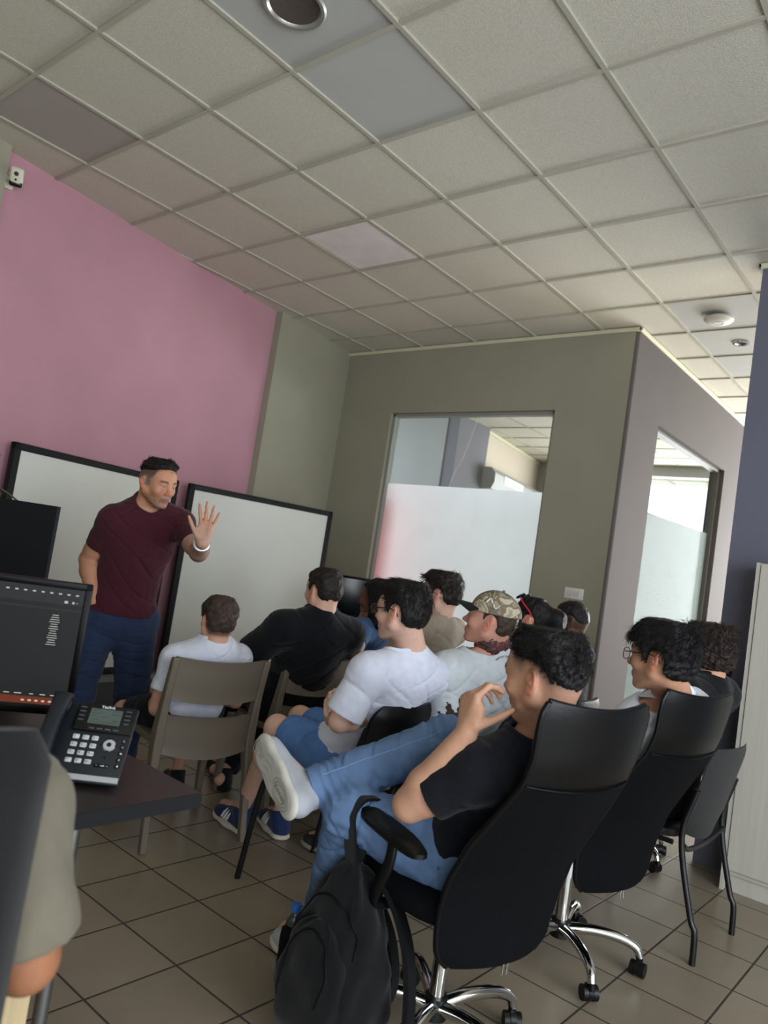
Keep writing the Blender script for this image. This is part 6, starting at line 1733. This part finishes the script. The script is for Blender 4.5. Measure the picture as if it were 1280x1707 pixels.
# ---- 10 the young man in the nearest office chair ------------------------------------------------
def navy10():
    J = sit(at(906, 1130, 2.02), 174, 160, 1.06, pitch=-6, roll=-2, N=at(905, 1236, 2.06), shw=.19, hipz=.56)
    F, L = J['F'], J['L']
    J['P'] = V3(3.855, .625, .565); J['up'] = nrm(J['N']-J['P'])
    J['sl'] = at(800, 1285, 1.97); J['sr'] = at(965, 1290, 2.27)
    J['el'] = at(682, 1342, 2.02); J['wl'] = at(778, 1222, 1.97)
    J['er'] = at(900, 1400, 2.45); J['wr'] = at(800, 1400, 2.45)
    J['hl'] = J['P']+L*.10; J['hr'] = J['P']-L*.10
    J['kl'] = at(585, 1352, 2.20); J['al'] = at(528, 1562, 2.46); J['al'][2] = .10; J['tl'] = nrm(hv(172))
    J['kr'] = at(742, 1237, 2.36); J['ar'] = at(512, 1316, 2.24)
    J['tr'] = nrm(-_R*.46-_D*.49+_Fw*.74); J['footupr'] = nrm(_R*.76+_D*.12+_Fw*.62)
    m = J['H'].P(.112, .012, -.062)
    kd = nrm(at(786, 1168, 1.985)-J['wl'])
    J['handl'] = dict(d=kd, n=nrm(at(850, 1190, 2.02)-at(790, 1180, 1.97)), thumb=nrm(at(840, 1200, 1.93)-at(800, 1195, 1.97))*.6-_Fw*.8, curls=[(.75, .85, .45), (.95, .9, .5), (1.05, .95, .55), (1.1, 1., .5)], spread=.07, tcurl=(.12, .22, .25), tdir=nrm(at(836, 1196, 1.97)-at(800, 1206, 1.96)), sc=1.0)
    fd = lambda f, l, u: np.clip(sstep(0, .065, u-np.interp(f, [-.12, -.06, -.03, .0, .02, .04, .06], [-.055, -.05, -.015, .0, -.012, .0, .03]))*.97, 0, 1)*sstep(.062, .045, f)
    root, J = person(J, 'young man in dark t-shirt and blue jeans, ankle on knee, hand at mouth', lin('#cb9c82'), '#151314', tee='#12141d', bottom=dict(mat=denim('denim_jeans', '#647fa6'), name='jeans', fold=.006, e=.016, hem=.010, hem_r=.060), shoe=dict(upper='#a9adb5', sole='#c4c3ba', h=.0035, sc=1.0), h=.0042,
        shirt_kw=dict(seed=97, sleeve=.68, hem=-.10, e=.016, fold=.0045, sl_flare=.012), colour=dict(fade=fd, stubble=.10), build=1.02)
    base = V3(*root.location); H = J['H']
    hair_obj(H, base, root, '#141213', [(-.16, -.045), (-.11, -.04), (-.08, -.03), (-.055, .0), (-.03, .03), (-.01, .042), (.02, .042), (.045, .050), (.07, .062), (.13, .072)], side=.016, top=.036, front=.0, crown=.012, taper=.06, round_=.5, seed=101, h=.0035, strands=6500, slen=.026, curl=.8, sweep=(.2, 0, .1), rise=.5, wid=.0011, smin=.0)
    # jeans seams, turn-up and worn threads
    st = mat('jeans_stitch', '#8fa9cf', rough=.9)
    mb = MB(); k0, a0 = J['kr'], J['ar']; ax = nrm(a0-k0); sd = nrm(np.cross(ax, _Fw)); sd = sd if sd@UP > 0 else -sd
    out = nrm(-_Fw*.75+sd*.66)
    stitched = []
    bpy.context.view_layer.update()
    def on(ob, p, d, off=.001):
        hit, loc, no, fi = ob.ray_cast(Vector(p-base), Vector(d), distance=.5); return (loc+no*off) if hit else None
    for t in np.linspace(.0, .86, 40):
        c = k0+(a0-k0)*t+out*.2; r_ = on(J['pants'], c, -out, .0008)
        if r_ is not None: stitched.append(r_)
    if len(stitched) > 5: mb.tube(stitched, .0011, 5); mb.build('seam', st, J['pants'], 60)
    mb = MB(); r = np.random.default_rng(5); cnt = 0
    for (px, py, dd) in ((625, 1325, 2.2), (650, 1322, 2.2), (680, 1335, 2.2), (600, 1318, 2.2)):
        for q in range(5):
            x0, y0 = px+r.normal()*9, py+r.normal()*7; line_ = []
            for t in range(4):
                p = at(x0+t*2.2+r.normal()*.6, y0+t*(1.5*r.normal()), 1.7); v = on(J['pants'], p, nrm(p-_C), .0012)
                if v is not None: line_.append(v)
            if len(line_) == 4 and max((a-b).length for a, b in zip(line_, line_[1:])) < .02: mb.tube(line_, .0009, 4); cnt += 1
    if cnt: mb.build('frayed_threads', mat('thread_white', '#c5d3e6', rough=.9), J['pants'], 60)
    # sole pattern and its embossed word on the raised shoe
    so = [c for c in root.children if c.name.startswith('shoe')][-1]
    t, u = nrm(J['tr']), J['footupr']; u = nrm(u-t*(u@t)); l = np.cross(u, t); s_ = 1.0*1.06; g = J['ar']-u*.093*s_
    Qs = lambda a, b, c: g+(t*a+l*b+u*c)*s_-base
    mt = mat('sole_groove', '#8f8d87', rough=.8); mb = MB()
    for j in range(7): mb.tube([Qs(.185-.010*j, -.030+.004*j, .0005), Qs(.195-.010*j, 0, .0012), Qs(.185-.010*j, .030-.004*j, .0005)], .0012, 5)
    for rr in (.034, .027, .020): mb.tube([Qs(-.01+1.5*rr*math.cos(a), rr*math.sin(a), .001) for a in np.linspace(0, 2*PI, 28)], .0012, 5, cap=False)
    for j in range(4): mb.tube(bez([Qs(.05, -.036+.02*j, .0012), Qs(.08, -.03+.02*j+.006, .0012), Qs(.115, -.034+.021*j, .0012)], 4), .0012, 5)
    mb.build('sole_pattern', mt, so, 60)
    Mt = frame(Vector(Qs(-.005, 0, .0008)), Vector(t), Vector(-l), Vector(-u)); text('sole_word', 'BERSHKA', .017, Mt, mt, so, .0006)
navy10()

# ---- 11 glasses and white shirt --------------------------------------------------------------
def white11():
    J = sit(at(1102, 1098, 2.52), 172, 166, 1.0, N=at(1125, 1160, 2.60), shw=.185, P=(3.86, 1.42, .57))
    J['sl'] = at(1066, 1204, 2.60); J['el'] = at(1000, 1342, 2.72); J['wl'] = J['el']+J['F']*.22+UP*.02
    root, J = person(J, 'person with glasses and thick black hair in a white collared shirt', lin('#c29276'), '#0d0b0c', tee=cloth('shirt_white', '#e2e6f2'), bottom=dict(colour='#15171d'), shoe=dict(upper='#222224', sole='#333335'), h=.0055, shirt_kw=dict(seed=107, name='shirt', sleeve=1.04, e=.018, collar=False, hem=-.14, fold=.0045), colour=dict(stubble=.18))
    base = V3(*root.location); H = J['H']
    hair_obj(H, base, root, '#0e0c0e', [(-.16, -.075), (-.06, -.07), (-.045, -.03), (-.034, .0), (-.018, .030), (-.003, .012), (.004, -.022), (.022, -.012), (.028, .02), (.05, .035), (.08, .05), (.13, .055)], side=.030, top=.044, front=.0, crown=.016, seed=111, strands=4200, slen=.05, curl=.7, sweep=(.2, .2, -.5), fringe=(.3, .2, -1.0), rise=.25)
    glasses(H, root, base, '#17171a', .026, .020, .0015, square=.8)
    mb = MB(); N, up, L, F = J['N'], J['up'], J['L'], J['F']; rg = []
    for q, (dz, r) in enumerate(((.0, .082), (.028, .072), (.034, .074), (.026, .082), (-.004, .096))):
        rg.append([N+up*(dz-.01)+F*.014+F*r*1.02*math.cos(t)*1.0-L*0+L*r*math.sin(t)-up*.022*max(0, math.cos(t))-base for t in np.linspace(.5, 2*PI-.5, 36)])
    mb.loft(rg, False, False); mb.build('collar', cloth('shirt_white', '#e2e6f2'), J['shirt'], 60)
    mb = MB(); mb.tube([N+up*.012+F*.02+F*.066*math.cos(t)+L*.066*math.sin(t)-up*.03*max(0, math.cos(t))-base for t in np.linspace(0, 2*PI, 33)], .006, 6, cap=False); mb.build('undershirt_band', mat('band_red', '#7c2a33', rough=.9), root, 60)['label'] = 'thin red band showing inside the collar'
white11()

# ---- 12 brown curls, black top -----------------------------------------------------------------
def curly12():
    J = sit(at(1180, 1088, 3.28), 146, 172, 1.0, shw=.19, P=(3.86, 2.13, .555))
    root, J = person(J, 'person with curly brown hair in a black top, beside the slate purple wall', lin('#c4947a'), '#2b201a', tee='#0d0e12', bottom=dict(colour='#15171d'), shoe=dict(upper='#222224', sole='#333335'), h=.006, shirt_kw=dict(seed=113, name='top', long=True, e=.018, neck=.004))
    hair_obj(J['H'], V3(*root.location), root, '#2a1f1a', [(-.16, -.085), (-.05, -.085), (-.03, -.05), (.0, -.04), (.022, -.02), (.03, .02), (.05, .04), (.08, .055), (.13, .06)], side=.034, top=.040, crown=.012, seed=121, strands=4200, slen=.045, curl=1.3, sweep=(0, 0, -.4), rise=.5)
curly12()

# ---- 13 the person cut by the left edge ------------------------------------------------------------
def near13():
    c = V3(3.745, -.95, 0); az = 155; F = hv(az); L = V3(-F[1], F[0], 0)
    J = sit(c+F*.20+L*.10+UP*1.12, 150, az, 1.0, N=c+F*.10+L*.06+UP*.985, shw=.185, P=c-F*.06+UP*.57)
    J['sr'] = at(22, 1350, 1.02); J['er'] = at(44, 1600, 1.02); J['wr'] = J['er']+F*.20+L*.16+UP*.02
    root, J = person(J, 'person in a khaki t-shirt cut by the left edge, only a sleeve showing', lin('#9c6a4d'), '#1d1917', tee='#6f695b', bottom=dict(colour='#23252b'), shoe=dict(upper='#2c2c2e', sole='#55534f'), h=.006, shirt_kw=dict(seed=127, sleeve=.86, sl_flare=.020))
    hair_obj(J['H'], V3(*root.location), root, '#1d1917', line(), seed=131, strands=600)
near13()
